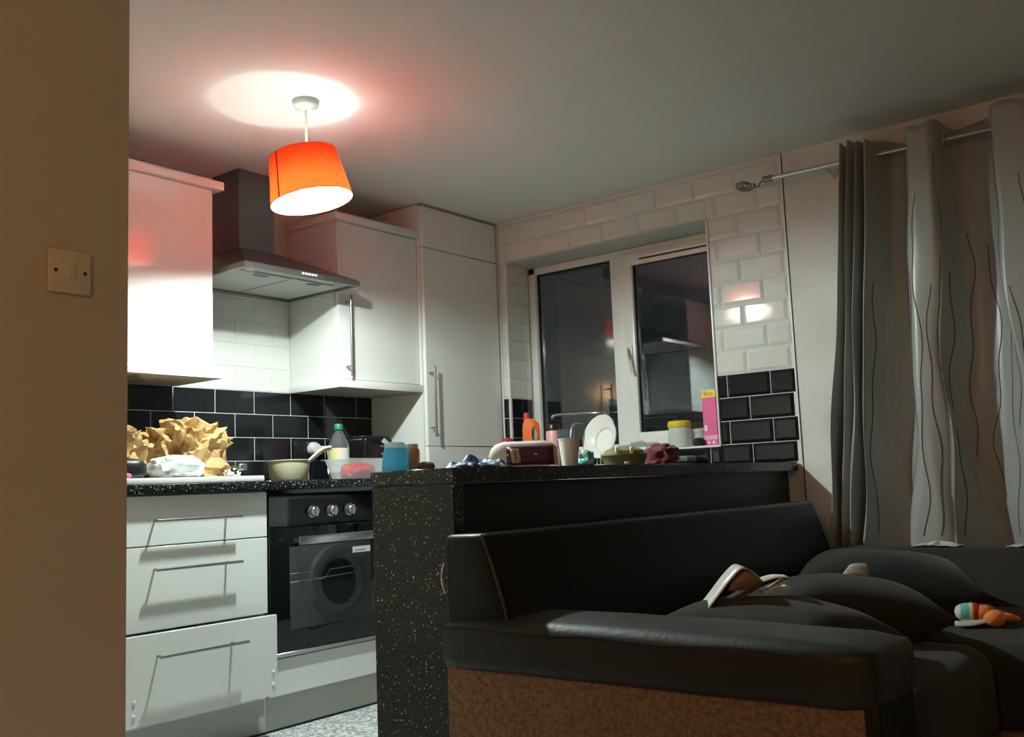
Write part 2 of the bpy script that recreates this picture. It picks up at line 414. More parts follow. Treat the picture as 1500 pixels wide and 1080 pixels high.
# ================================================================== KITCHEN UNITS
FR = -.58                      # plane of the base unit fronts
WT = .916                      # worktop height
def bar_handle(x0, x1, z, y, parent, vertical=False, x=None):
    """bar handle standing off the face plane y"""
    s = .036
    if not vertical:
        b = tube([(x0,y-s,z),(x1,y-s,z)], .0055, 10)
        for px in (x0+.012, x1-.045): tube([(px,y,z),(px,y-s,z)], .0042, 8, bm=b)
    else:
        b = tube([(x,y-s,x0),(x,y-s,x1)], .0055, 10)
        for pz in (x0+.045, x1-.03): tube([(x,y,pz),(x,y-s,pz)], .0042, 8, bm=b)
    return obj('handle', b, mat('handle_steel', (.34,.34,.33), .3, .95), parent)

# worktop (one continuous L)
b = prism([(-2.915,0),(-2.915,-.612),(-.60,-.612),(-.60,-1.650),(-.002,-1.650),(-.002,0)], WT-.032, WT, 'z', bev=.002, seg=2)
T(b, (0,-.001,0)); tag(obj('worktop', b, worktop_m), 'black sparkly laminate worktop with pan and bottle standing on it', 'worktop')

# drawer unit
du = thing('drawer_unit', 'white three drawer base unit with the bottom drawer pulled out', 'drawer unit', (-1.99, -.3, 0))
b = box(-2.29,-2.272,-.56,-.01,.13,.883); box(-1.708,-1.69,-.56,-.01,.13,.883, bm=b); box(-2.272,-1.708,-.56,-.01,.13,.148, bm=b); box(-2.272,-1.708,-.02,-.01,.13,.883, bm=b)
box(-2.272,-1.708,-.56,-.50,.868,.883, bm=b)
obj('body', b, carcass, du)
for z0, z1 in ((.714,.878),(.436,.710)):
    d = obj('drawer_front', box(-2.288,-1.692,FR,-.562,z0,z1,.0015,1), cab_white, du)
    bar_handle(-2.166,-1.827,(z0+z1)/2+(.0 if z1>.8 else .062), FR, d)
d = obj('drawer_front', box(-2.306,-1.710,-.655,-.637,.157,.437,.0015,1), cab_white, du)
bar_handle(-2.200,-1.860,.366, -.655, d)
for (x,z) in ((-2.270,.235),(-2.272,.192),(-1.728,.238),(-1.730,.195)):
    obj('screw_cap', lathe([(0,0),(.007,0),(.005,.0035),(0,.004)], 14, (x,-.655,z), (PI/2,0,0)), white_pl, d)
b = box(-2.262,-2.250,-.637,-.14,.19,.33); box(-1.735,-1.723,-.637,-.14,.19,.33, bm=b); box(-2.25,-1.735,-.637,-.14,.19,.202, bm=b); box(-2.25,-1.735,-.15,-.14,.19,.30, bm=b)
obj('drawer_box', b, mat('grey_drawer_box', (.45,.45,.44), .5), d)

# oven + white panel below it
ov = thing('built_in_oven', 'black built-in oven with three silver knobs and glass door', 'oven', (-1.39, -.3, .13))
obj('oven_body', box(-1.683,-1.097,-.556,-.03,.274,.868), black_pl, ov)
obj('control_panel', box(-1.687,-1.093,FR-.004,-.556,.745,.866,.002,1), black_gl, ov)
door = obj('oven_door', box(-1.687,-1.093,FR-.008,-.556,.285,.741,.003,2), black_gl, ov)
ow = glass_pane_mat('oven_window_glass', (.30,.33,.33), 2.3)
obj('door_window', box(-1.598,-1.182,FR-.0105,FR-.0082,.364,.668), mat('oven_window', (.012,.016,.017), .02, spec=.9), door)
b = box(-1.580,-1.150,FR-.052,FR-.040,.674,.706,.004); 
for x in (-1.565,-1.165): box(x-.008,x+.008,FR-.042,FR-.008,.682,.698, bm=b)
obj('door_handle', b, steel, door)
obj('trim_strip', box(-1.687,-1.093,FR-.008,-.556,.268,.283,.0015,1), steel, ov)
obj('energy_sticker', box(-1.280,-1.184,FR-.0116,FR-.0105,.622,.646), mat('sticker', (.62,.64,.63), .5), door)
for k in range(5): obj('sticker_mark', box(-1.268+k*.012,-1.260+k*.012,FR-.0120,FR-.0116,.629,.634), mat('sticker_ink', (.10,.11,.12), .5), door)
for x in (-1.480,-1.384,-1.290):
    k = obj('control_knob', lathe([(0,0),(.024,0),(.024,.004),(.020,.006),(.0185,.022),(.016,.025),(0,.025)], 28, (x,FR-.004,.796), (PI/2,0,0)), steel, ov)
    obj('pointer', box(x-.0045,x+.0045,FR-.036,FR-.029,.777,.815,.0015,1), chrome, k)
# oven rack printed/seen through the door window
b = tube([(-1.597,FR-.0108,.568),(-1.50,FR-.0108,.568),(-1.465,FR-.0108,.536),(-1.43,FR-.0108,.536),(-1.40,FR-.0108,.568),(-1.28,FR-.0108,.572)], .0014, 5)
tube([(-1.597,FR-.0108,.536),(-1.28,FR-.0108,.545)], .0014, 5, bm=b)
obj('oven_rack', b, mat('rack_wire', (.30,.32,.32), .4), door)
tag(obj('oven_filler_panel', box(-1.687,-.63,FR+.004,-.562,.131,.262,.0015,1), cab_white), 'plain white filler panel fitted under the oven', 'panel')

# wall cabinets
def wall_cab(x0, x1, label, door_x, handle=None, corn=(0,0), pel=(0,0)):
    z0, z1 = 1.358, 2.078
    t = thing('wall_cabinet', label, 'cabinet', ((x0+x1)/2, -.15, z0))
    obj('body', box(x0, x1, -.312, -.001, z0, z1, .001, 1), carcass, t)
    d = obj('cabinet_door', box(door_x[0], door_x[1], -.334, -.315, z0+.004, z1-.003, .0015, 1), cab_white, t)
    obj('cornice', box(x0-corn[0], x1+corn[1], -.352, -.001, z1, z1+.034, .003), cab_white, t)
    obj('pelmet', box(x0-pel[0], x1+pel[1], -.352, -.330, z0-.036, z0, .002), cab_white, t)
    return t, d
c1, d1 = wall_cab(-2.350, -1.748, 'white wall cabinet beside the cooker hood with red lamp mirrored in its door', (-2.348,-1.750), corn=(0,.042), pel=(0,.032))
obj('pelmet', box(-1.738,-1.716,-.330,-.002,1.322,1.358,.002), cab_white, c1)
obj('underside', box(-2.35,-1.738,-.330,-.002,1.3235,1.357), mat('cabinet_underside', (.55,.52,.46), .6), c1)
for x, y in ((-2.06,-.27),(-1.98,-.16)):
    obj('puck_light', lathe([(0,0),(.034,0),(.034,.010),(0,.010)], 24, (x,y,1.3165)), mat('puck_grey', (.20,.19,.16), .4), c1)
bar_handle(1.370, 1.737, 0, -.334, d1, True, -2.30)
c2, d2 = wall_cab(-1.101, -.588, 'white wall cabinet between the cooker hood and the tall cupboard', (-1.099,-.590), corn=(.02,0), pel=(.012,0))
bar_handle(1.372, 1.735, 0, -.334, d2, True, -1.057)
obj('pelmet', box(-1.113,-1.091,-.330,-.002,1.322,1.358,.002), cab_white, c2)
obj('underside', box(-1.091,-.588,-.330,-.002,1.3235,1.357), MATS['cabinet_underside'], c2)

# tall cupboard
tc_ = thing('tall_cupboard', 'tall white cupboard reaching the ceiling beside the window', 'cupboard', (-.295,-.18,WT))
obj('body', box(-.586, -.004, -.346, -.001, WT+.001, CEIL-.004, .001, 1), cab_white, tc_)
obj('cupboard_door', box(-.574,-.006,-.365,-.3465,2.040,CEIL-.012,.0015,1), cab_white, tc_)
dd = obj('cupboard_door', box(-.574,-.006,-.365,-.3465,1.066,2.036,.0015,1), cab_white, tc_)
obj('cupboard_door', box(-.574,-.006,-.365,-.3465,WT+.004,1.062,.0015,1), cab_white, tc_)
bar_handle(1.108,1.448,0,-.365,dd,True,-.553)
obj('scribe_trim', box(-.590,-.002,-.372,-.346,CEIL-.012,CEIL-.001,.001,1), mat('scribe_grey', (.30,.27,.25), .6), tc_)

# cooker hood
hd = thing('cooker_hood', 'dark steel chimney cooker hood over the hob', 'cooker hood', (-1.412,-.24,1.745))
hx0, hx1, hy, hz = -1.712, -1.112, -.490, 1.748
cx0, cx1, cy_, cz_ = -1.517, -1.332, -.190, 1.908
b = bmesh.new()
lo_ = [b.verts.new(p) for p in ((hx0,hy,hz+.022),(hx1,hy,hz+.022),(hx1,-.001,hz+.022),(hx0,-.001,hz+.022))]
hi_ = [b.verts.new(p) for p in ((cx0-.006,cy_-.006,cz_),(cx1+.006,cy_-.006,cz_),(cx1+.006,-.001,cz_),(cx0-.006,-.001,cz_))]
for i in range(4): b.faces.new((lo_[i], lo_[(i+1)%4], hi_[(i+1)%4], hi_[i]))
b.faces.new(hi_); b.faces.new(list(reversed(lo_)))
obj('canopy', b, dsteel, hd, flat=True)
b = box(hx0,hx1,hy,hy+.012,hz-.002,hz+.022,.001,1); box(hx0,hx0+.012,hy+.012,-.001,hz-.002,hz+.022,.001,1,bm=b); box(hx1-.012,hx1,hy+.012,-.001,hz-.002,hz+.022,.001,1,bm=b)
box(hx0+.012,hx1-.012,-.03,-.001,hz-.002,hz+.022,.001,1,bm=b)
obj('rim', b, mat('rim_steel', (.36,.36,.36), .3, .9), hd)
obj('chimney', box(cx0,cx1,cy_,-.001,cz_,CEIL-.001,.002,1), mat('chimney_steel', (.24,.25,.27), .35, .8), hd)
for x0,x1 in ((hx0+.03,-1.418),(-1.406,hx1-.03)):
    fpanel = obj('grease_filter', box(x0,x1,hy+.09,-.045,hz+.004,hz+.010,.001,1), mat('filter_mesh', (.62,.63,.60), .45, .5, bump=(400,.6)), hd)
    obj('filter_catch', box((x0+x1)/2-.03,(x0+x1)/2+.03,hy+.10,hy+.13,hz+.001,hz+.004,.001,1), dsteel, fpanel)
obj('underside_plate', box(hx0+.012,hx1-.012,hy+.012,-.03,hz+.010,hz+.014), mat('plate_steel', (.55,.55,.52), .4, .6), hd)
for x in (-1.64,-1.18): obj('hood_lamp', lathe([(0,0),(.028,0),(.028,.005),(0,.005)], 20, (x,hy+.055,hz+.004)), mat('lamp_lens', (.5,.5,.48), .3), hd)
for k in range(5): obj('push_button', box(-1.432+k*.017,-1.421+k*.017,hy-.002,hy,hz+.008,hz+.016), mat('button_white', (.85,.85,.85), .3), hd)

# breakfast bar
pb = thing('breakfast_bar', 'black sparkly breakfast bar with solid end leg behind the sofa', 'breakfast bar', (-1.1,-1.8,0))
obj('bar_top', box(-2.187,-.008,-1.950,-1.653,WT-.038,WT,.002,1), worktop_m, pb)
obj('end_panel', box(-2.185,-2.145,-1.946,-1.656,0,WT-.039,.002,1), worktop_m, pb)
obj('back_panel', box(-2.145,-.008,-1.905,-1.885,0,WT-.039), mat('bar_back_black', (.010,.010,.010), .5), pb)
# washing machine under the bar (its door shows in the oven glass)
wm = thing('washing_machine', 'white washing machine under the bar, seen mirrored in the oven glass', 'washing machine', (-.66,-1.62,0))
obj('body', box(-.955,-.365,-1.875,-1.385,.01,.85,.01,2), white_pl, wm)
obj('control_fascia', box(-.955,-.365,-1.385,-1.378,.72,.845,.003,1), mat('fascia', (.55,.56,.57), .4), wm)
wd = obj('porthole_door', lathe([(.105,.0),(.112,.02),(.150,.03),(.175,.022),(.180,0)], 40, (-.665,-1.383,.43), (-PI/2,0,0)), mat('porthole_ring', (.55,.57,.58), .25), wm)
obj('porthole_glass', lathe([(.112,.018),(.09,.030),(.0,.012)], 36, (-.665,-1.383,.43), (-PI/2,0,0)), mat('porthole_dark', (.015,.018,.03), .08), wd)

# wall socket + plug
so = thing('wall_socket', 'black double wall socket on the black tiles', 'socket', (-1.02,-.002,1.02))
obj('face_plate', box(-1.093,-.947,-.010,-.0005,1.022,1.108,.003,2), black_pl, so)
for x in (-1.062,-.990): obj('rocker_switch', box(x-.03,x-.018,-.014,-.010,1.085,1.10,.001,1), mat('rocker_grey', (.06,.06,.06), .3), so)
pl = thing('plug', 'white mains plug in the socket with a hanging cable', 'plug', (-.985,-.03,1.03))
b = lathe([(0,0),(.031,0),(.031,.014),(.024,.034),(0,.038)], 20, (-.985,-.010,1.070), (PI/2,0,0))
obj('plug_body', b, white_pl, pl)
obj('cable', tube(catmull([(-.975,-.04,1.075),(-.945,-.055,1.075),(-.925,-.05,1.04),(-.922,-.05,1.00),(-.93,-.06,.95),(-.90,-.10,.921),(-.84,-.14,.921)],6), .0035, 6), white_pl, pl)

# light switch on near wall (tilted a touch)
sw = thing('light_switch', 'cream single light switch on the near wall', 'light switch', (-3.049,-1.71,1.28))
def sw_box(*a, **k):
    return T(box(*a, **k), (-3.049,-1.711,1.323))
obj('switch_plate', sw_box(-.043,.043,-.009,0,-.043,.043,bev=.003), mat('aged_plastic', (.80,.70,.52), .35), sw)
rk = obj('rocker', sw_box(-.0085,.0085,-.0125,-.008,-.0165,.0165,bev=.002), MATS['aged_plastic'], sw)
for x in (-.030,.030): obj('screw', T(lathe([(0,0),(.0042,0),(.0035,.002),(0,.002)],12,(x,-.0085,0),(PI/2,0,0)), (-3.049,-1.711,1.323)), mat('dark_screw', (.10,.06,.03), .4, .5), sw)

# ================================================================== CURTAIN AND ROD
RX, RZ = -.100, 2.115
rod = thing('curtain_rod', 'thin metal curtain rod with spiral finial', 'curtain rod', (-.05,-2.5,RZ))
obj('rod', tube([(RX,-1.955,RZ+.008),(RX,-3.6,RZ-.012)], .0105, 12), steel, rod)
obj('end_collar', tube([(RX,-1.930,RZ+.008),(RX,-1.968,RZ+.008)], .015, 14), mat('collar_dark', (.25,.24,.22), .3, .9), rod)
b = None; pts = [(RX,-1.93,RZ+.006),(RX,-1.915,RZ+.002),(RX,-1.905,RZ-.012),(RX-.002,-1.893,RZ-.016)]
for k in range(52):
    a = k/51*2.6*2*PI; r = .042*(1-k/51*.82)
    pts.append((RX-.04+r*math.sin(a-.0)*1.0 + .04*(1-k/51)*0, -1.858-r*math.cos(a), RZ-.012-.30*r*math.sin(a)))
obj('spiral_finial', tube(pts, .0046, 6), MATS['collar_dark'], rod)
obj('bracket', tube([(RX,-2.20,RZ),(RX+.05,-2.20,RZ-.004),(-.006,-2.20,RZ-.02)], .007, 8), steel, rod)

cur_m = mat('grey_satin_curtain', (.38,.385,.378), .32, spec=.5, sheen=.1, bump=(25,.04))
TOP = [(-2.283,-.058),(-2.291,-.150),(-2.309,-.062),(-2.323,-.156),(-2.343,-.064),(-2.358,-.160),(-2.377,-.068),(-2.392,-.158),(-2.412,-.110),
       (-2.440,-.056),(-2.495,-.050),(-2.530,-.084),(-2.548,-.150),(-2.595,-.168),(-2.645,-.150),(-2.668,-.090),(-2.705,-.056),(-2.785,-.052),
       (-2.828,-.086),(-2.848,-.152),(-2.915,-.172),(-2.975,-.150),(-3.005,-.085),(-3.06,-.052),(-3.14,-.06),(-3.18,-.15),(-3.26,-.165)]
prof = catmull([(RX+(p[1]-RX)*1.6,p[0],0) for p in TOP], 7)
NP = len(prof); ZT, ZB_ = 2.172, .20
def curtain_pt(s, z):
    """s in 0..NP-1"""
    i = min(int(s), NP-2); f_ = s-i; p = prof[i]*(1-f_)+prof[i+1]*f_
    t = (ZT-z)/(ZT-.55)
    y = p.y; sh = .165*max(0, min(1, (y+2.86)/.575))*min(t,1.2)
    y2 = y + sh
    u = s/(NP-1)
    wob = .011*math.sin(z*6.1+u*23)*min(1,t*1.5) + .008*math.sin(z*11.0+u*57)*min(1,t)
    amp = 1 + .25*t*math.sin(u*31+z*1.3)
    x = RX + (p.x-RX)*amp + .010*math.sin(z*4.3+u*40)*t
    if s > 98: x -= .02*t
    zz = z + (0.010*math.sin(u*60) if z > 2.1 else 0)
    return Vector((max(min(x,-.016),-.198), y2+wob*(.6 if s < 62 else 1.3), zz))
b = bmesh.new(); NZ = 70; grid = []
for k in range(NZ+1):
    z = ZT-(ZT-ZB_)*k/NZ
    grid.append([b.verts.new(curtain_pt(s, z)) for s in range(NP)])
for k in range(NZ):
    for s in range(NP-1): b.faces.new((grid[k][s], grid[k+1][s], grid[k+1][s+1], grid[k][s+1]))
cur = tag(obj('curtain', b, cur_m, ang=180), 'grey satin eyelet curtain with wavy stitched lines', 'curtain')
sol = cur.modifiers.new('thickness', 'SOLIDIFY'); sol.thickness = .0012
random.seed(5)
thr = mat('dark_thread', (.10,.095,.085), .5)
for s0, za, zb in ((14,2.0,.62),(27,1.9,.62),(41,1.75,.62),(55,1.6,.62),(84,1.95,1.0),(88,1.9,.62),(93,1.55,.62),(98,2.05,1.1),(103,1.6,.62),(112,1.75,.9),(118,1.7,.75),(124,1.65,.62),(131,2.0,1.0),(136,1.5,.62),(141,1.9,.62),(146,1.3,.62),(152,2.0,.7)):
    if s0 >= NP-2: continue
    pts = []; ph = random.random()*9
    for k in range(56):
        z = za+(zb-za)*k/55
        s = s0 + 1.1*math.sin(z*9+ph)+.6*math.sin(z*21+ph*2)
        p = curtain_pt(s, z); q = curtain_pt(s+.3, z); tn = (q-p); n_ = Vector((tn.y, -tn.x, 0)).normalized()
        if n_.x > 0: n_ = -n_
        pts.append(p+n_*.0012)
    obj('embroidered_line', tube(pts, .0017, 5), thr, cur)
for y in (-2.402,-2.541,-2.666,-2.838,-3.0):
    obj('eyelet', tube([(RX+.004*math.sin(a*PI/12), y+.006*math.cos(a*PI/12), RZ-.004+.027*math.sin(a*PI/12)) if False else (RX+.026*math.cos(a*PI/12), y, RZ-.004+.026*math.sin(a*PI/12)) for a in range(24)], .004, 6, closed=True), steel, cur)

# ================================================================== CORNER SOFA
so_ = thing('corner_sofa', 'black leather corner sofa with brown fabric base against the bar', 'sofa', (-1.3,-2.6,0))
# backrest along the bar
bk = obj('backrest', prism([(-1.985,.12),(-1.985,.756),(-2.112,.760),(-2.172,.58),(-2.205,.40),(-2.205,.12)], -2.272, -.285, 'x', bev=.016, seg=3), leather, so_)
obj('piping', tube(catmull([(-2.276,-2.108,.757),(-2.276,-2.140,.68),(-2.277,-2.172,.585),(-2.277,-2.20,.45)],6), .0035, 6), mat('worn_piping', (.035,.030,.024), .5), bk)
pts = [(-2.272,-1.986,.690),(-2.274,-1.981,.675),(-2.275,-1.979,.655),(-2.274,-1.982,.635),(-2.271,-1.987,.62)]
obj('torn_stitching', tube(catmull(pts,5), .0018, 5), mat('white_lining_fabric', (.75,.72,.66), .8), bk)
# arm
obj('arm_base', box(-2.286,-2.10,-2.962,-1.995,.012,.475,.008,2), tan_fab, so_)
obj('arm_end', box(-2.292,-2.095,-2.990,-2.960,.0,.50,.010,2), leather, so_)
def soft_box(x0,x1,y0,y1,z0,z1,r,crown=.0,wob=0,seed=0,nx=16,ny=30):
    """rounded upholstered block with crowned top and slight wrinkles"""
    nb = bmesh.new(); bmesh.ops.create_cube(nb, size=2)
    bmesh.ops.subdivide_edges(nb, edges=nb.edges[:], cuts=14, use_grid_fill=True)
    hx, hy, hz = (x1-x0)/2, (y1-y0)/2, (z1-z0)/2; c = Vector(((x0+x1)/2,(y0+y1)/2,(z0+z1)/2))
    for v in nb.verts:
        p = Vector((v.co.x*hx, v.co.y*hy, v.co.z*hz))
        q = Vector((max(-hx+r,min(hx-r,p.x)), max(-hy+r,min(hy-r,p.y)), max(-hz+r,min(hz-r,p.z))))
        d = p-q
        if d.length > 1e-7: p = q + d.normalized()*r
        if v.co.z > 0: p.z += crown*(1-v.co.x**2)*(1-abs(v.co.y)**2.5)*v.co.z
        if wob: p += noise.noise_vector((p+c)*6+Vector((seed,seed,seed)))*wob
        v.co = c+p
    return nb
pad = obj('arm_pad', soft_box(-2.304,-2.065,-2.992,-1.984,.452,.566,.030,.012,.004,3), pad_m, so_, ang=180)
obj('seam', tube([(-2.3055,-2.01-.86*k/24,.549+.003*math.sin(k*.7)) for k in range(25)], .0022, 5), MATS['black_suede'], pad)
# seats
seat1 = obj('seat_cushion', soft_box(-2.062,-1.305,-2.955,-2.175,.20,.425,.055,.016,.006,7), suede, so_, ang=180)
obj('seat_cushion', soft_box(-1.295,-.470,-3.75,-2.175,.20,.412,.05,.016,.006,11), suede, so_, ang=180)
obj('seat_base', box(-2.06,-1.31,-2.935,-2.18,.02,.21,.006,2), tan_fab, so_)
obj('seat_base', box(-1.29,-.44,-3.73,-2.18,.02,.21,.006,2), tan_fab, so_)
obj('backrest', prism([(-.205,.05),(-.205,.586),(-.375,.590),(-.455,.40),(-.455,.05)], -3.75, -2.215, 'y', bev=.022, seg=3), suede, so_)

def pillow(name, label, loc, sz, rot, m, hgt, seed, group=None):
    nb = bmesh.new(); n = 22; top = []; bot = []
    def hh(u, v): return hgt*((1-abs(u)**2.6)*(1-abs(v)**2.6))**.55
    for side, store in ((1,top),(-1,bot)):
        for i in range(n+1):
            row = []
            for j in range(n+1):
                u, v = i/n*2-1, j/n*2-1
                pin = 1-.10*(1-abs(u)**2)*abs(v)**4 ; pin2 = 1-.10*(1-abs(v)**2)*abs(u)**4
                x, y = u*sz[0]/2*pin2, v*sz[1]/2*pin
                z = side*hh(u,v)
                w_ = noise.noise(Vector((x*9+seed, y*9, side)))*.010*(hh(u,v)/hgt)
                row.append((x,y,z+w_))
            store.append(row)
    vt = [[nb.verts.new(p) for p in r] for r in top]
    vb = [[(vt[i][j] if i in (0,n) or j in (0,n) else nb.verts.new(bot[i][j])) for j in range(n+1)] for i in range(n+1)]
    for i in range(n):
        for j in range(n):
            nb.faces.new((vt[i][j],vt[i+1][j],vt[i+1][j+1],vt[i][j+1])); nb.faces.new((vb[i][j+1],vb[i+1][j+1],vb[i+1][j],vb[i][j]))
    T(nb, loc, rot)
    return tag(obj(name, nb, m, ang=180), label, 'pillow', group)
R_ = math.radians
pil_a = pillow('scatter_pillow', 'large black pillow with pale tag lying deepest in the sofa corner', (-.84,-2.54,.505), (.62,.56), (R_(4),R_(2),R_(20)), mat('black_velvet', (.016,.016,.0155), .7, spec=.15, sheen=.10, bump=(40,.3)), .115, 1)
pil_b = pillow('scatter_pillow', 'black pillow leaning in front of the pillow with the tag', (-1.375,-2.595,.500), (.43,.45), (R_(6),R_(4),R_(38)), suede, .092, 5)
pil_c = pillow('scatter_pillow', 'flat black pillow tucked against the leather sofa arm', (-1.80,-2.60,.505), (.42,.44), (R_(4),R_(-3),R_(80)), suede, .078, 9)
tq = Vector((-1.150,-2.560,.562)); dq = Vector((math.sin(.55),-math.cos(.55),0)); nq = Vector((-math.cos(.55),-math.sin(.55),0))
nb = bmesh.new(); g_ = []
for i in range(7):
    a = i/6-.5
    g_.append([nb.verts.new(tq + dq*(a*(.088-.012*k)+.006*k) + Vector((0,0,.012*k+.004*math.cos(a*3))) - nq*(.006*k+.012*a*a)) for k in range(4)])
for i in range(6):
    for k in range(3): nb.faces.new((g_[i][k],g_[i+1][k],g_[i+1][k+1],g_[i][k+1]))
tg = obj('care_label', nb, mat('pale_tag', (.34,.34,.31), .8), pil_a); sm = tg.modifiers.new('t','SOLIDIFY'); sm.thickness = .002

# curled magazine by the arm
mg = thing('magazine', 'curled white magazine lying open beside the sofa arm', 'magazine', (-1.93,-2.52,.50))
paper = mat('glossy_white_paper', (.78,.76,.72), .35); paper_d = mat('dark_printed_page', (.12,.085,.05), .3, var=(14,(.03,.025,.02),.4,.6))
def sheet(path, wdir, wid, m, nm, par):
    nb = bmesh.new(); P_ = catmull(path, 6); r_ = []
    for p in P_: r_.append([nb.verts.new(p), nb.verts.new(p+Vector(wdir)*wid*.5), nb.verts.new(p+Vector(wdir)*wid)])
    for a, c in zip(r_, r_[1:]):
        for k in range(2): nb.faces.new((a[k],c[k],c[k+1],a[k+1]))
    o = obj(nm, nb, m, par); s_ = o.modifiers.new('t','SOLIDIFY'); s_.thickness = .0025; return o
wd_ = Vector((.80,.60,0))
def at(u, v, dep):
    d = fw + rt*(u-750)/F_PX + up*(540-v)/F_PX
    return CAM + d*dep
DM = (Vector((-1.93,-2.52,.6))-CAM).dot(fw)
sheet([at(1036,893,DM),at(1052,872,DM),at(1072,846,DM),at(1088,832,DM),at(1104,838,DM+.01),at(1118,852,DM+.015)], wd_, .10, paper, 'cover', mg)
nb = bmesh.new(); vs = [nb.verts.new(at(u,v,DM+.02+.0002*(u-1070))) for u,v in ((1066,866),(1074,848),(1088,834),(1100,837),(1110,845),(1118,854),(1104,860),(1086,865))]; nb.faces.new(vs)
bmesh.ops.triangulate(nb, faces=nb.faces[:])
o = obj('inner_page', nb, mat('tan_shaded_page', (.50,.36,.25), .45, var=(40,(.36,.25,.17),.4,.6)), mg); s_ = o.modifiers.new('t','SOLIDIFY'); s_.thickness = .002  # tan plane stands in for brown shade inside the curled page
sheet([at(1044,893,DM+.004),at(1072,884,DM+.01),at(1098,868,DM+.015),at(1118,853,DM+.018)], wd_, .10, paper_d, 'inner_page', mg)
sheet([at(1118,852,DM+.02),at(1138,846,DM+.03),at(1158,846,DM+.04)], wd_, .07, paper, 'loose_page', mg)
sheet([at(1121,870,DM+.02),at(1140,864,DM+.03),at(1160,861,DM+.05)], wd_, .07, paper, 'loose_page', mg)
sheet([at(1128,866,DM+.025),at(1142,858,DM+.03),at(1156,848,DM+.045)], wd_, .06, paper, 'loose_page', mg)
# papers on the low sofa back
for (y0,y1,lab,sd) in ((-2.64,-2.49,'creased white paper on the sofa back under the curtain',1),(-2.95,-2.80,'white paper scrap on the sofa back beside the curtain edge',4)):
    nb = bmesh.new(); g_ = []
    for i in range(11):
        g_.append([nb.verts.new((-.36+.10*j/6, y0+(y1-y0)*i/10, .5925+.020*max(0,noise.noise(Vector((i*.45+sd,j*.4,sd)))+.35)*math.sin(PI*i/10))) for j in range(7)])
    for i in range(10):
        for j in range(6): nb.faces.new((g_[i][j],g_[i+1][j],g_[i+1][j+1],g_[i][j+1]))
    o = tag(obj('paper_sheet', nb, paper, flat=True), lab, 'paper'); s_ = o.modifiers.new('t','SOLIDIFY'); s_.thickness = .002

# orange soft toy
ty = thing('soft_toy', 'orange soft toy with teal and cream striped hat on the seat', 'toy', (-1.05,-2.87,.425))
org = mat('orange_plush', (.95,.27,.05), .8, sheen=.4, bump=(120,.5))
def blob(dims, loc, rot, m, nm, par, seed=1, amp=.06):
    nb = bmesh.new(); bmesh.ops.create_icosphere(nb, subdivisions=3, radius=1)
    for v in nb.verts:
        d = 1+amp*noise.noise(v.co*2+Vector((seed,0,0))); v.co = Vector((v.co.x*dims[0]/2*d, v.co.y*dims[1]/2*d, v.co.z*dims[2]/2*d))
    T(nb, loc, rot); return obj(nm, nb, m, par, ang=180)
TZ = .430
def along(s, side=0, h=0):   # along the toy's length in the room
    return Vector((-1.02,-2.872,TZ+h)) + Vector((.36,-.93,0))*s*.86 + Vector((-.93,-.36,0))*side
blob((.070,.068,.058), along(-.010,0,.030), (0,0,R_(-69)), org, 'body', ty, 2)
blob((.058,.058,.046), along(.018,.028,.020), (0,0,R_(-69)), org, 'paw', ty, 4)
blob((.060,.034,.034), along(.036,-.004,.024), (0,R_(12),R_(-69)), org, 'tail', ty, 6)
for k,(s,sd,l) in enumerate(((.062,-.010,.05),(.068,.008,.055),(.060,.022,.045))):
    blob((l,.020,.020), along(s,sd,.016+.004*k), (0,R_(8),R_(-69+12*(k-1))), org, 'leg', ty, 8+k)
axis_rot = (PI/2*0, R_(90), R_(-69))
def hat(prof_, m, nm):
    nb = lathe(prof_, 24); T(nb, (0,0,0), (0,R_(-86),0)); T(nb, along(-.030,0,.032), (0,0,R_(-69))); return obj(nm, nb, m, ty)
hat([(.030,-.004),(.0315,.003),(.030,.010)], mat('dark_red_band', (.45,.03,.02), .8), 'hat_band')
hat([(.030,.010),(.0305,.015),(.028,.020)], mat('cream_band', (.80,.66,.30), .8), 'hat_band')
hat([(.028,.020),(.027,.030),(.022,.042)], mat('teal_band', (.16,.64,.62), .8), 'hat_band')
hat([(.022,.042),(.014,.052),(0,.056)], mat('white_tip', (.70,.66,.62), .8), 'hat_tip')
b = bmesh.new(); g_ = []
for i in range(9):
    g_.append([b.verts.new(Vector((-1.07,-2.800,.436)) + Vector((.30,-.95,0))*(.088*i/8) + Vector((-.95,-.30,0))*((j/4-.5)*.05*(.35+.65*math.sin(PI*(i+.8)/9.6))) + Vector((0,0,.006*math.cos((j/4-.5)*6)+.012*(i/8)**2))) for j in range(5)])
for i in range(8):
    for j in range(4): b.faces.new((g_[i][j],g_[i+1][j],g_[i+1][j+1],g_[i][j+1]))
o = tag(obj('paper_leaf', b, mat('grey_white_tissue', (.50,.50,.44), .8)), 'small pale leaf-shaped paper beside the orange toy', 'paper'); s_ = o.modifiers.new('t','SOLIDIFY'); s_.thickness = .0015

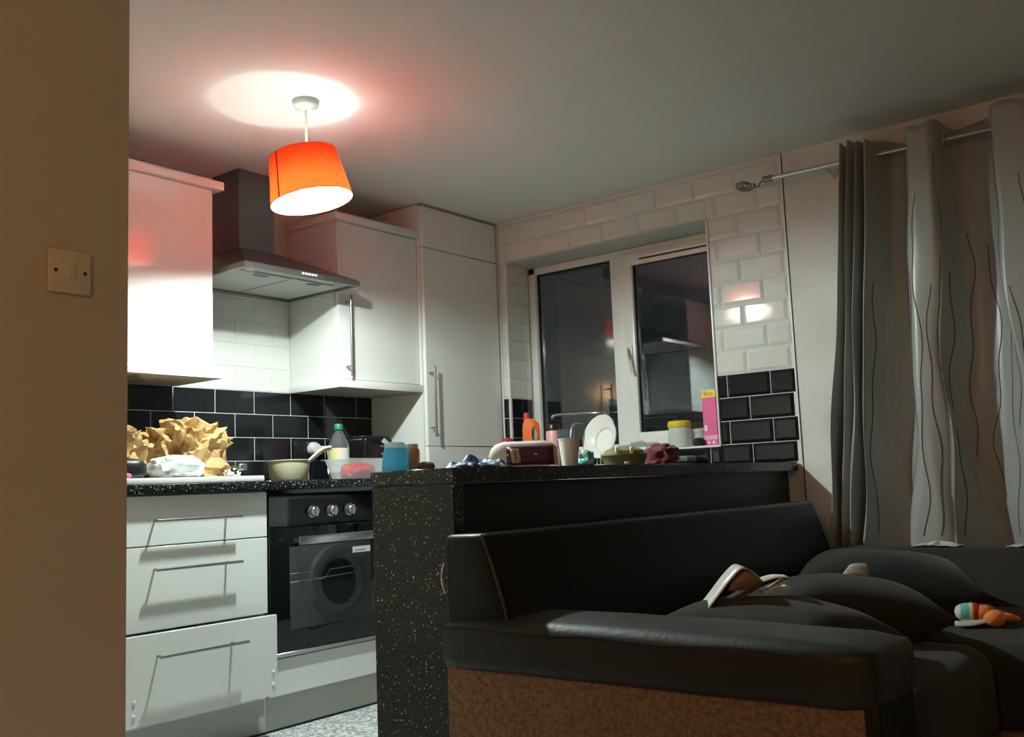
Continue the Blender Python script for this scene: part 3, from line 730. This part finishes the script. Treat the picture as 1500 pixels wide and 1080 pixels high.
# ================================================================== THINGS ON THE BACK WORKTOP
kraft = mat('brown_kraft_paper', (.52,.33,.14), .55, spec=.35, var=(9,(.42,.25,.10),.4,.7), bump=(38,.7))
tag(obj('serving_tray', box(-2.42,-1.712,-.595,-.20,WT+.001,WT+.022,.003,2), mat('tray_white', (.76,.75,.70), .35)), 'flat white tray along the front of the worktop', 'tray')
TR = WT+.0225
b = crumple((.30,.24,.235), 3.3, 5, .34, 2.2); T(b, (-1.880,-.345,TR), (0,0,.3))
tag(obj('paper_bag', b, kraft, ang=28), 'large crumpled brown paper bag with its mouth folded over, next to foil', 'paper bag')
b = crumple((.24,.22,.225), 8.1, 5, .34, 2.2); T(b, (-2.215,-.355,TR), (0,0,-.2))
tag(obj('paper_bag', b, kraft, ang=28), 'crumpled brown paper bag behind the black pouch', 'paper bag')
b = crumple((.20,.10,.085), 1.9, 4, .17, 1.3); T(b, (-2.045,-.540,TR+.001), (0,0,.15))
tag(obj('plastic_bag', b, mat('white_film', (.78,.79,.78), .4), ang=30), 'folded white plastic bag in front of the brown paper', 'plastic bag')
b = crumple((.11,.09,.075), 2.2, 3, .14, 1.6); T(b, (-2.225,-.535,TR))
bp = tag(obj('pouch', b, mat('black_nylon', (.015,.015,.017), .4), ang=60), 'black zipped pouch at the end of the white tray', 'pouch')
tag(obj('candy_wrapper', T(crumple((.05,.03,.02), 6.4, 2, .2, 2.0), (-2.262,-.575,TR)), mat('pink_wrap', (.80,.22,.28), .4), flat=True), 'tiny pink wrapper on the white tray edge', 'wrapper')
b = crumple((.055,.05,.042), 9.2, 3, .3, 2.5); T(b, (-1.785,-.50,TR))
f1 = tag(obj('foil_scrap', b, chrome, flat=True), 'scrunched silver foil beside the brown paper bag', 'foil')
b = box(-1.755,-1.722,-.505,-.495,.962,.985,.002,1); T(b)
obj('foil_flap', b, steel, f1)
# saucepan
sp = thing('saucepan', 'cream saucepan with raised handle on the hob', 'saucepan', (-1.440,-.40,WT+.004))
PZ0 = WT+.002
obj('pan_body', lathe([(0,PZ0),(.070,PZ0),(.076,PZ0+.006),(.084,PZ0+.078),(.089,PZ0+.081),(.089,PZ0+.084),(.082,PZ0+.083),(.074,PZ0+.008),(0,PZ0+.006)], 40, (-1.440,-.40,0)), mat('cream_enamel', (.66,.60,.42), .25), sp)
hp = catmull([(-1.40,-.465,PZ0+.070),(-1.385,-.482,PZ0+.088),(-1.366,-.498,PZ0+.110),(-1.347,-.512,PZ0+.124),(-1.326,-.528,PZ0+.128)],5)
obj('pan_handle', tube(hp, [.014+.004*math.sin(k/len(hp)*PI) for k in range(len(hp))], 10, flat=.55), MATS['cream_enamel'], sp)
tag(obj('ceramic_hob', box(-1.68,-1.10,-.56,-.06,WT+.0002,WT+.0018,.0005,1), mat('hob_glass', (.008,.008,.009), .06)), 'black glass hob set in the worktop under the hood', 'hob')
tag(obj('spoon', tube(catmull([(-1.352,-.43,WT+.0925),(-1.30,-.41,WT+.108),(-1.20,-.37,WT+.135)],4), .004, 8), white_pl), 'thin white spoon handle resting on the pan', 'spoon')
# juice bottle
jb = thing('juice_bottle', 'clear juice bottle with green cap and pale label', 'bottle', (-1.082,-.30,WT))
clear = mat('clear_plastic', (.92,.95,.94), .06, trans=.92, ior=1.12)
obj('bottle_body', lathe([(0,WT+.001),(.042,WT+.001),(.045,WT+.008),(.045,WT+.145),(.042,WT+.165),(.026,WT+.198),(.014,WT+.215),(.014,WT+.224),(0,WT+.224)], 32, (-1.082,-.30,0)), clear, jb)
obj('juice', lathe([(0,WT+.003),(.0425,WT+.004),(.0425,WT+.035),(0,WT+.035)], 28, (-1.082,-.30,0)), mat('orange_juice', (.70,.36,.05), .3), jb)
obj('bottle_cap', lathe([(0,WT+.222),(.019,WT+.222),(.019,WT+.244),(.017,WT+.247),(0,WT+.247)], 24, (-1.082,-.30,0)), mat('green_cap', (.02,.22,.13), .4), jb)
lab_m = mat('bottle_label', (.62,.66,.66), .5, var=(16,(.72,.60,.25),.45,.62))
obj('label', lathe([(.0456,WT+.036),(.0458,WT+.04),(.0458,WT+.136),(.0456,WT+.14)], 32, (-1.082,-.30,0)), lab_m, jb)
# toaster
to = thing('toaster', 'small black toaster beside the juice bottle', 'toaster', (-.835,-.20,WT))
obj('toaster_body', soft_box(-.905,-.725,-.285,-.120,WT+.006,WT+.200,.022,0,0,0), mat('toaster_black', (.010,.010,.011), .15), to, ang=60)
b = box(-.885,-.745,-.235,-.215,WT+.197,WT+.2025); box(-.885,-.745,-.190,-.170,WT+.197,WT+.2025, bm=b)
obj('toast_slot', b, steel, to)
obj('badge', box(-.815,-.770,-.2875,-.285,WT+.148,WT+.156,.0005,1), steel, to)
obj('dial', lathe([(0,0),(.009,0),(.008,.008),(0,.009)], 18, (-.805,-.284,WT+.115), (PI/2,0,0)), steel, to)
for dx in (-.895,-.745): obj('foot', box(dx,dx+.012,-.275,-.135,WT+.0005,WT+.010), rubber, to)
# clear tub of red food
tb = thing('food_tub', 'clear plastic tub holding red food on the worktop edge', 'tub', (-1.118,-.45,WT))
def tub_ring(hx, hy, z): return [(-1.118+sx*hx, -.45+sy*hy, z) for sx,sy in ((-1,-1),(1,-1),(1,1),(-1,1))]
b = bmesh.new(); rr = [[b.verts.new(p) for p in tub_ring(*a)] for a in ((.085,.055,WT+.001),(.112,.075,WT+.084),(.118,.081,WT+.086),(.118,.081,WT+.083))]
b.faces.new(list(reversed(rr[0])))
for p, q in zip(rr, rr[1:]):
    for k in range(4): b.faces.new((p[k],p[(k+1)%4],q[(k+1)%4],q[k]))
tubm = mat('frosted_plastic', (.82,.85,.86), .3, trans=.3, ior=1.1, alpha=.34)
o = obj('tub_body', b, tubm, tb); s_ = o.modifiers.new('t','SOLIDIFY'); s_.thickness = .0018
obj('red_filling', T(crumple((.158,.104,.074), 4.7, 4, .10, 2.6), (-1.115,-.452,WT+.004)), mat('red_food', (.62,.05,.06), .35, var=(20,(.75,.35,.32),.55,.7)), tb)

# ================================================================== THINGS ON THE BREAKFAST BAR
cp = thing('lidded_cup', 'bright blue cup with white lid at the end of the bar', 'cup', (-2.143,-1.705,WT))
obj('cup_body', lathe([(0,WT+.001),(.033,WT+.001),(.036,WT+.006),(.034,WT+.030),(.0285,WT+.062),(0,WT+.062)], 32, (-2.143,-1.705,0)), translucent_mat('sky_blue_plastic', (.35,.85,1.0), (.17,.60,.98), .5), cp)
obj('cup_lid', lathe([(0,WT+.062),(.028,WT+.062),(.028,WT+.070),(.024,WT+.077),(0,WT+.079)], 28, (-2.143,-1.705,0)), translucent_mat('milky_lid', (.85,.97,1.0), (.70,.82,.86), .5), cp)
obj('cup_spout', tube([(-2.155,-1.69,WT+.074),(-2.165,-1.682,WT+.085)], .006, 8), MATS['milky_lid'], cp)
pj = thing('food_jar', 'small jar with amber contents behind the blue cup', 'jar', (-2.075,-1.695,WT))
obj('jar_body', lathe([(0,WT+.001),(.024,WT+.001),(.026,WT+.005),(.026,WT+.056),(.021,WT+.062),(0,WT+.062)], 28, (-2.075,-1.695,0)), mat('amber_spread', (.55,.33,.13), .3, var=(30,(.68,.62,.42),.45,.55)), pj)
obj('jar_lid', lathe([(0,WT+.062),(.022,WT+.062),(.022,WT+.073),(0,WT+.074)], 24, (-2.075,-1.695,0)), mat('cream_lid', (.72,.70,.58), .4), pj)
tag(obj('cleaning_sponge', T(crumple((.045,.035,.026), 1.4, 3, .12, 2.0), (-2.065,-1.745,WT+.0005)), mat('grey_sponge', (.16,.15,.14), .9)), 'dark grey sponge beside the blue cup', 'sponge')
# blue patterned cloth
def cloth(cx, cy, lx, ly, hz, seed, rotz, fold=7.0):
    nb = bmesh.new(); n, m_ = 34, 20; g = []
    for i in range(n+1):
        row = []
        for j in range(m_+1):
            u, v = i/n*2-1, j/m_*2-1
            e = max(0,(1-abs(u)**3)*(1-abs(v)**3))**.5
            z = .002 + hz*e*(.45+.75*abs(noise.noise(Vector((u*fold*.32+seed, v*1.7, seed))))*2) 
            z += .10*hz*math.sin(u*fold+v*2.5)*e
            row.append(nb.verts.new((u*lx/2*(1+.06*noise.noise(Vector((v*2,seed,0)))), v*ly/2*(1+.10*noise.noise(Vector((u*2,0,seed)))), max(z,.0015))))
        g.append(row)
    for i in range(n):
        for j in range(m_): nb.faces.new((g[i][j],g[i+1][j],g[i+1][j+1],g[i][j+1]))
    T(nb, (cx,cy,WT), (0,0,rotz)); return nb
bag_blue = mat('blue_patterned_film', (.03,.085,.20), .35, var=(38,(.62,.74,.82),.52,.60))
o = tag(obj('crisp_packet', cloth(-1.935,-1.815,.175,.10,.022,2.4,-.5), bag_blue), 'crumpled blue and white packet lying on the bar', 'packet'); s_ = o.modifiers.new('t','SOLIDIFY'); s_.thickness = .002
# purple and white pack
pk = thing('wipes_pack', 'white soft pack with purple side and cream label on the bar', 'pack', (-1.70,-1.80,WT))
dirp = Vector((math.sin(YAW),-math.cos(YAW),0)); nrm = Vector((-math.cos(YAW),-math.sin(YAW),0))
PC = Vector((-1.695,-1.795,WT))
def pkpt(a, d, z): return PC + dirp*a + nrm*d + Vector((0,0,z))
nb = bmesh.new(); rings = []
for a in [-.104,-.098,-.085,-.06,-.03,0,.03,.06,.085,.094,.099]:
    t = 1-max(0,(abs(a)-.06)/.045)**2; hgt_ = .072*(.35+.65*max(t,0)**.5) if abs(a) > .06 else .072
    w_ = .038*(.6+.4*max(t,0))
    z0 = .006
    rings.append([nb.verts.new(pkpt(a, d, z)) for d, z in ((w_,z0),(w_+.004,z0+hgt_*.45),(w_*.92,z0+hgt_*.86),(w_*.6,z0+hgt_),(-w_*.6,z0+hgt_),(-w_,z0+hgt_*.8),(-w_,z0))])
for p, q in zip(rings, rings[1:]):
    for k in range(7): nb.faces.new((p[k],p[(k+1)%7],q[(k+1)%7],q[k]))
nb.faces.new(rings[0]); nb.faces.new(list(reversed(rings[-1]))); bmesh.ops.recalc_face_normals(nb, faces=nb.faces[:])
obj('pack_body', nb, mat('white_pack_film', (.78,.75,.70), .4, var=(30,(.70,.66,.60),.4,.6)), pk)
def pkpanel(a0, a1, z0, z1, m, nm, par, d=.0435, sk=0):
    nb = bmesh.new(); g = []
    for i in range(9):
        a = a0+(a1-a0)*i/8; row = []
        for j in range(5):
            z = z0+(z1-z0)*j/4; zz = z/.072
            dd_ = d - max(0,zz-.5)*.010 - .001 + (.001 if nm == 'printed_label' else 0)
            row.append(nb.verts.new(pkpt(a+sk*(z-z0), dd_+.0012*math.sin(a*160), z+.006)))
        g.append(row)
    for i in range(8):
        for j in range(4): nb.faces.new((g[i][j],g[i+1][j],g[i+1][j+1],g[i][j+1]))
    o = obj(nm, nb, m, par); s_ = o.modifiers.new('t','SOLIDIFY'); s_.thickness = .001; return o
pp = pkpanel(-.052,.086,.002,.056, mat('deep_purple_print', (.055,.012,.085), .35, var=(12,(.09,.02,.05),.45,.6)), 'purple_panel', pk)
pl_ = pkpanel(-.036,-.010,.008,.050, mat('cream_label', (.60,.45,.32), .5), 'printed_label', pp, .046, -.12)
pkpanel(-.027,-.022,.018,.042, mat('label_mark', (.25,.15,.06), .5), 'printed_label', pp, .0468, -.12)
nb = bmesh.new(); vs = [nb.verts.new(pkpt(a,d,.001)) for a,d in ((-.075,-.045),(.072,-.045),(.072,.055),(-.075,.055))]; nb.faces.new(vs)
r = bmesh.ops.extrude_face_region(nb, geom=nb.faces[:]); bmesh.ops.translate(nb, vec=(0,0,.0045), verts=[v for v in r['geom'] if isinstance(v, bmesh.types.BMVert)]); bmesh.ops.recalc_face_normals(nb, faces=nb.faces[:])
tag(obj('paper_pad', nb, mat('pad_white', (.76,.74,.72), .6)), 'thin white pad under the purple and white pack', 'paper')
# paper cup
tag(obj('paper_cup', lathe([(0,WT+.004),(.0235,WT+.004),(.0235,WT+.0005),(.0245,WT+.0005),(.0338,WT+.085),(.0352,WT+.086),(.0352,WT+.089),(.0328,WT+.089),(.0325,WT+.086),(.0235,WT+.006),(0,WT+.006)], 36, (-1.466,-1.80,0)), mat('white_card', (.78,.74,.66), .55)), 'plain white paper cup standing on the bar', 'cup')
# teal packet
o = tag(obj('snack_packet', T(crumple((.085,.06,.060), 3.9, 3, .28, 2.2), (-1.345,-1.775,WT+.0005), (0,R_(10),.6)), mat('teal_film', (.15,.50,.46), .3, var=(26,(.72,.74,.70),.5,.6)), flat=True), 'crumpled teal and white packet behind the paper cup', 'packet')
# olive dish
dc = thing('baking_dish', 'olive green lidded dish with white clips on the bar', 'dish', (-1.13,-1.80,WT))
oli = mat('olive_ceramic', (.24,.235,.10), .35)
def oval(cx, cy, rx, ry, pr, rotz, m, nm, par, n=36):
    nb = lathe(pr, n)
    for v in nb.verts: v.co.x *= rx; v.co.y *= ry
    T(nb, (cx,cy,0), (0,0,rotz)); return obj(nm, nb, m, par)
RZD = YAW-PI/2
oval(-1.135,-1.795,.078,.055,[(0,WT+.001),(.86,WT+.001),(1.0,WT+.034),(1.04,WT+.036),(1.04,WT+.040),(0,WT+.040)], RZD, oli, 'dish_body', dc)
oval(-1.135,-1.795,.070,.050,[(1.0,WT+.040),(.96,WT+.052),(.70,WT+.060),(0,WT+.062)], RZD, oli, 'dish_lid', dc)
for a, zc in ((-.028,.050),(.022,.050)):
    c_ = Vector((-1.135,-1.795,0))+dirp*a+nrm*.047
    obj('clip', T(box(-.006,.006,-.005,.005,WT+zc-.010,WT+zc+.013,.002,1), (c_.x,c_.y,0), (0,0,RZD)), white_pl, dc)
c_ = Vector((-1.135,-1.795,0))+dirp*.005+nrm*.052
obj('clip', T(box(-.010,.010,-.004,.004,WT+.003,WT+.014,.002,1), (c_.x,c_.y,0), (0,0,RZD)), white_pl, dc)
# maroon cloth
tag(obj('dish_cloth', T(crumple((.125,.105,.085), 7.7, 4, .26, 1.9), (-.885,-1.80,WT+.0005)), mat('maroon_cloth', (.13,.012,.028), .85, sheen=.3, bump=(160,.6)), ang=80), 'bunched maroon cloth beside the olive dish', 'cloth')
# steel flask lying down
fl = thing('vacuum_flask', 'steel flask with black cap lying on the bar', 'flask', (-.62,-1.79,WT))
fd = Vector((.93,-.36,0)).normalized(); f0 = Vector((-.72,-1.755,WT+.0175))
obj('flask_body', tube([f0+fd*s for s in (0,.004,.06,.075)], [.013,.0165,.0165,.012], 20), steel, fl)
obj('flask_band', tube([f0+fd*s for s in (.055,.075,.10)], [.0168,.017,.0168], 20), mat('band_grey', (.22,.22,.22), .35, .7), fl)
obj('flask_cap', tube([f0+fd*s for s in (.10,.104,.16,.165)], [.013,.0155,.0150,.012], 20), black_pl, fl)

# ================================================================== THINGS BY THE SINK AND ON THE SILL
tp = thing('kitchen_tap', 'slim chrome kitchen tap under the window', 'tap', (-.12,-1.06,WT))
b = tube(catmull([(-.12,-1.10,WT+.001),(-.12,-1.10,WT+.20),(-.125,-1.08,WT+.262),(-.145,-1.03,WT+.270),(-.17,-.90,WT+.274),(-.185,-.83,WT+.272),(-.187,-.818,WT+.258)],6), .0075, 10)
obj('spout', b, chrome, tp); obj('tap_base', lathe([(0,WT+.0005),(.024,WT+.0005),(.022,WT+.03),(.014,WT+.05),(0,WT+.05)], 22, (-.12,-1.10,0)), chrome, tp)
obj('lever', tube([(-.12,-1.10,WT+.05),(-.15,-1.12,WT+.075)], .006, 8), chrome, tp)
# dish rack with plates
rk_ = thing('dish_rack', 'grey wire dish rack holding the plates', 'dish rack', (-.34,-1.22,WT))
b = None
for y in (-1.10,-1.14,-1.20,-1.26,-1.32):
    pts = catmull([(-.46,y,WT+.02),(-.445,y,WT+.16),(-.42,y,WT+.205),(-.36,y,WT+.21),(-.31,y,WT+.205),(-.29,y,WT+.16),(-.28,y,WT+.02)],5) if y == -1.10 else [(-.46,y,WT+.02),(-.455,y,WT+.07),(-.37,y,WT+.03),(-.285,y,WT+.07),(-.28,y,WT+.02)]
    b = tube(pts, .0038 if y == -1.10 else .0025, 8, bm=b)
for x in (-.46,-.28): b = tube([(x,-1.08,WT+.02),(x,-1.40,WT+.02)], .003, 8, bm=b)
for x in (-.46,-.28):
    for y in (-1.09,-1.38): b = tube([(x,y,WT+.0005),(x,y,WT+.02)], .003, 8, bm=b)
obj('wire_frame', b, mat('grey_wire', (.36,.36,.35), .3, .8), rk_)
plate_m = mat('white_china', (.66,.64,.60), .2)
for k, (dx, dy, r, lab) in enumerate(((.006,.010,.102,'large white dinner plate leaning upright behind the other plate'),(-.040,-.036,.088,'white plate with raised ring leaning in front of the larger plate'))):
    pr = [(0,0),(r*.55,0),(r*.64,.008),(r*.97,.020),(r,.022),(r*.98,.0255),(r*.66,.016),(r*.60,.013),(r*.55,.006),(0,.005)]
    b = lathe(pr, 44); T(b, (0,0,0), (0,R_(-74),0)); T(b, (0,0,0), (0,0,R_(-14)))
    T(b, (-.36+dx,-1.215+dy,WT+.038+r))
    tag(obj('dinner_plate', b, plate_m), lab, 'plate', 'plates drying in the rack')
# orange detergent bottle
ob = thing('detergent_bottle', 'orange bottle with moulded handle by the window', 'bottle', (-.02,-.585,WT))
orp = mat('orange_plastic', (.86,.15,.015), .35)
def slab(path_o, hole, th, loc, rotz, m, nm, par):
    """flat bottle: outline polygon with a hole, both (a,z) lists of equal length -> bevelled slab"""
    nb = bmesh.new(); n = len(path_o); V = {}
    for s, d in ((0,-th/2),(1,th/2)):
        for k in range(n):
            V[('o',k,s)] = nb.verts.new((path_o[k][0],d*.75,path_o[k][1])); V[('h',k,s)] = nb.verts.new((hole[k][0],d,hole[k][1]))
    for k in range(n):
        j = (k+1)%n
        nb.faces.new((V['o',k,0],V['o',j,0],V['h',j,0],V['h',k,0])); nb.faces.new((V['h',k,1],V['h',j,1],V['o',j,1],V['o',k,1]))
        nb.faces.new((V['o',k,1],V['o',j,1],V['o',j,0],V['o',k,0])); nb.faces.new((V['h',k,0],V['h',j,0],V['h',j,1],V['h',k,1]))
    bmesh.ops.recalc_face_normals(nb, faces=nb.faces[:]); T(nb, loc, (0,0,rotz)); return obj(nm, nb, m, par)
BZ = WT+.001; ou = []; ho = []
for k in range(28):
    a = 2*PI*k/28; ca, sa_ = math.cos(a), math.sin(a)
    x = .044*math.copysign(abs(ca)**.36, ca); z = .138+.137*math.copysign(abs(sa_)**.42, sa_)
    if z > .255: x = x*.80 - .006
    ou.append((x, BZ+z)); ho.append((.014+.013*ca, BZ+.195+.040*sa_))
slab(ou, ho, .055, (-.07,-.600,0), RZD, orp, 'bottle_body', ob)
cc = Vector((-.07,-.600,0))+dirp*-.020
obj('bottle_cap', lathe([(0,BZ+.27),(.017,BZ+.27),(.015,BZ+.302),(.010,BZ+.307),(0,BZ+.307)], 22, (cc.x,cc.y,0)), mat('red_cap', (.60,.03,.04), .35), ob)
nb = box(-.040,.022,-.0295,-.0275,BZ+.04,BZ+.155,.0005,1); T(nb, (-.07,-.600,0), (0,0,RZD)); obj('front_label', nb, mat('pink_label', (.85,.20,.22), .4, var=(40,(.85,.5,.5),.5,.62)), ob)
# pink sports bottle
pbm = mat('pink_plastic', (.72,.36,.36), .35)
bt = thing('drink_bottle', 'pink drink bottle with black cap near the tap', 'bottle', (-.25,-.865,WT))
obj('bottle_body', lathe([(0,WT+.0005),(.033,WT+.0005),(.035,WT+.005),(.035,WT+.185),(.031,WT+.195),(0,WT+.195)], 28, (-.25,-.865,0)), pbm, bt)
obj('bottle_cap', lathe([(0,WT+.195),(.032,WT+.195),(.033,WT+.215),(.026,WT+.228),(0,WT+.230)], 26, (-.25,-.865,0)), mat('dark_cap', (.03,.014,.012), .3), bt)
hc = Vector((-.25,-.865,0))-dirp*.034
obj('carry_loop', tube(catmull([hc+Vector((0,0,WT+.14)), hc-dirp*.020+Vector((0,0,WT+.13)), hc-dirp*.022+Vector((0,0,WT+.10)), hc+Vector((0,0,WT+.085))],5), .0035, 7), pbm, bt)
tag(obj('glass_tumbler', lathe([(0,WT+.0005),(.032,WT+.0005),(.042,WT+.190),(.040,WT+.190),(.031,WT+.006),(0,WT+.006)], 32, (-.37,-1.02,0)), mat('smoky_glass', (.45,.55,.60), .05, trans=.9, ior=1.2)), 'tall smoky blue tumbler behind the paper cup', 'tumbler')
br = thing('dish_brush', 'small red and white dish brush standing near the window corner', 'brush', (-.10,-.47,WT))
obj('brush_stem', tube([(-.10,-.47,WT+.001),(-.10,-.47,WT+.15)], .009, 10), white_pl, br)
obj('brush_head', T(crumple((.062,.05,.042), 2.9, 3, .2, 2.2), (-.10,-.47,WT+.150)), mat('red_bristle', (.55,.04,.06), .6), br)
# sill things
SZ = WZ0+.0045
jr = thing('glass_jar', 'glass jar of white powder with yellow lid on the sill', 'jar', (.085,-1.352,SZ))
obj('jar_glass', lathe([(0,SZ+.0005),(.048,SZ+.0005),(.053,SZ+.006),(.054,SZ+.082),(.048,SZ+.094),(0,SZ+.094)], 36, (.085,-1.352,0)), mat('milky_glass', (.70,.76,.72), .12, trans=.35, ior=1.15), jr)
obj('jar_lid', lathe([(0,SZ+.094),(.053,SZ+.094),(.055,SZ+.098),(.054,SZ+.118),(.047,SZ+.124),(0,SZ+.125)], 36, (.085,-1.352,0)), mat('yellow_lid', (.80,.62,.02), .35), jr)
tag(obj('spice_tub', lathe([(0,SZ+.0005),(.030,SZ+.0005),(.031,SZ+.004),(.031,SZ+.066),(.034,SZ+.067),(.034,SZ+.080),(.030,SZ+.082),(0,SZ+.082)], 28, (.115,-1.447,0)), mat('beige_plastic', (.50,.47,.40), .4)), 'small beige tub between the yellow-lidded jar and pink box', 'tub')
tag(obj('scourer', T(crumple((.062,.045,.042), 5.9, 3, .2, 3.0), (.035,-1.475,SZ+.0005)), mat('black_scourer', (.012,.012,.012), .7), flat=True), 'black scourer ball in front of the beige tub', 'scourer')
px_ = thing('film_box', 'tall pink box with yellow top band on the sill', 'box', (.08,-1.535,SZ))
PB = Vector((.085,-1.532,0))
def pbx(x0,x1,y0,y1,z0,z1,m,nm,par,bev=.0008): return obj(nm, T(box(x0,x1,y0,y1,z0,z1,bev,1), PB, (0,0,R_(-6))), m, par)
bx_ = pbx(-.036,.036,-.036,.036,SZ+.0005,SZ+.252, mat('hot_pink_card', (.80,.13,.33), .35), 'box_body', px_)
yb = pbx(-.0366,.0366,-.0366,.0366,SZ+.218,SZ+.2525, mat('yellow_card', (.85,.72,.10), .4), 'top_band', px_)
pbx(-.0366,.0366,-.0366,.0366,SZ+.026,SZ+.046, mat('pale_pink_print', (.85,.42,.55), .4), 'lower_band', px_)
for k in range(2): pbx(-.0368,-.0362,-.020+.026*k,-.008+.026*k,SZ+.008,SZ+.020, mat('white_print', (.85,.75,.78), .4), 'printed_mark', px_, 0)
pbx(-.0368,-.0362,.016,.030,SZ+.066,SZ+.092, MATS['white_print'], 'printed_mark', px_, 0)
def text(body, size, loc, rot, m, par, nm):
    cu = bpy.data.curves.new(nm, 'FONT'); cu.body = body; cu.size = size; cu.extrude = .0004; cu.align_x = 'CENTER'; cu.align_y = 'CENTER'
    t = bpy.data.objects.new(nm, cu); COL.objects.link(t)
    dg = bpy.context.evaluated_depsgraph_get(); me = bpy.data.meshes.new_from_object(t.evaluated_get(dg)); bpy.data.objects.remove(t)
    o = bpy.data.objects.new(nm, me); COL.objects.link(o); me.materials.clear(); me.materials.append(m)
    o.parent = par; o.location = Vector(loc)-root_loc(par); o.rotation_euler = rot; return o
text('Best', .028, PB+Vector((-.0372,.004,SZ+.235)), (PI/2,0,-PI/2-R_(6)), mat('brown_print', (.45,.20,.02), .5), yb, 'band_lettering')
# small wire soap dish on the sill
b = tube([(.05+.03*math.cos(a*PI/10), -1.222+.035*math.sin(a*PI/10), SZ+.028) for a in range(20)], .002, 6, closed=True)
for a in range(5): tube([(.05+.03*math.cos(a*1.257), -1.222+.035*math.sin(a*1.257), SZ+.028),(.05+.022*math.cos(a*1.257), -1.222+.026*math.sin(a*1.257), SZ+.0005)], .0018, 6, bm=b)
tag(obj('soap_basket', b, chrome), 'small wire soap basket on the window sill', 'basket')
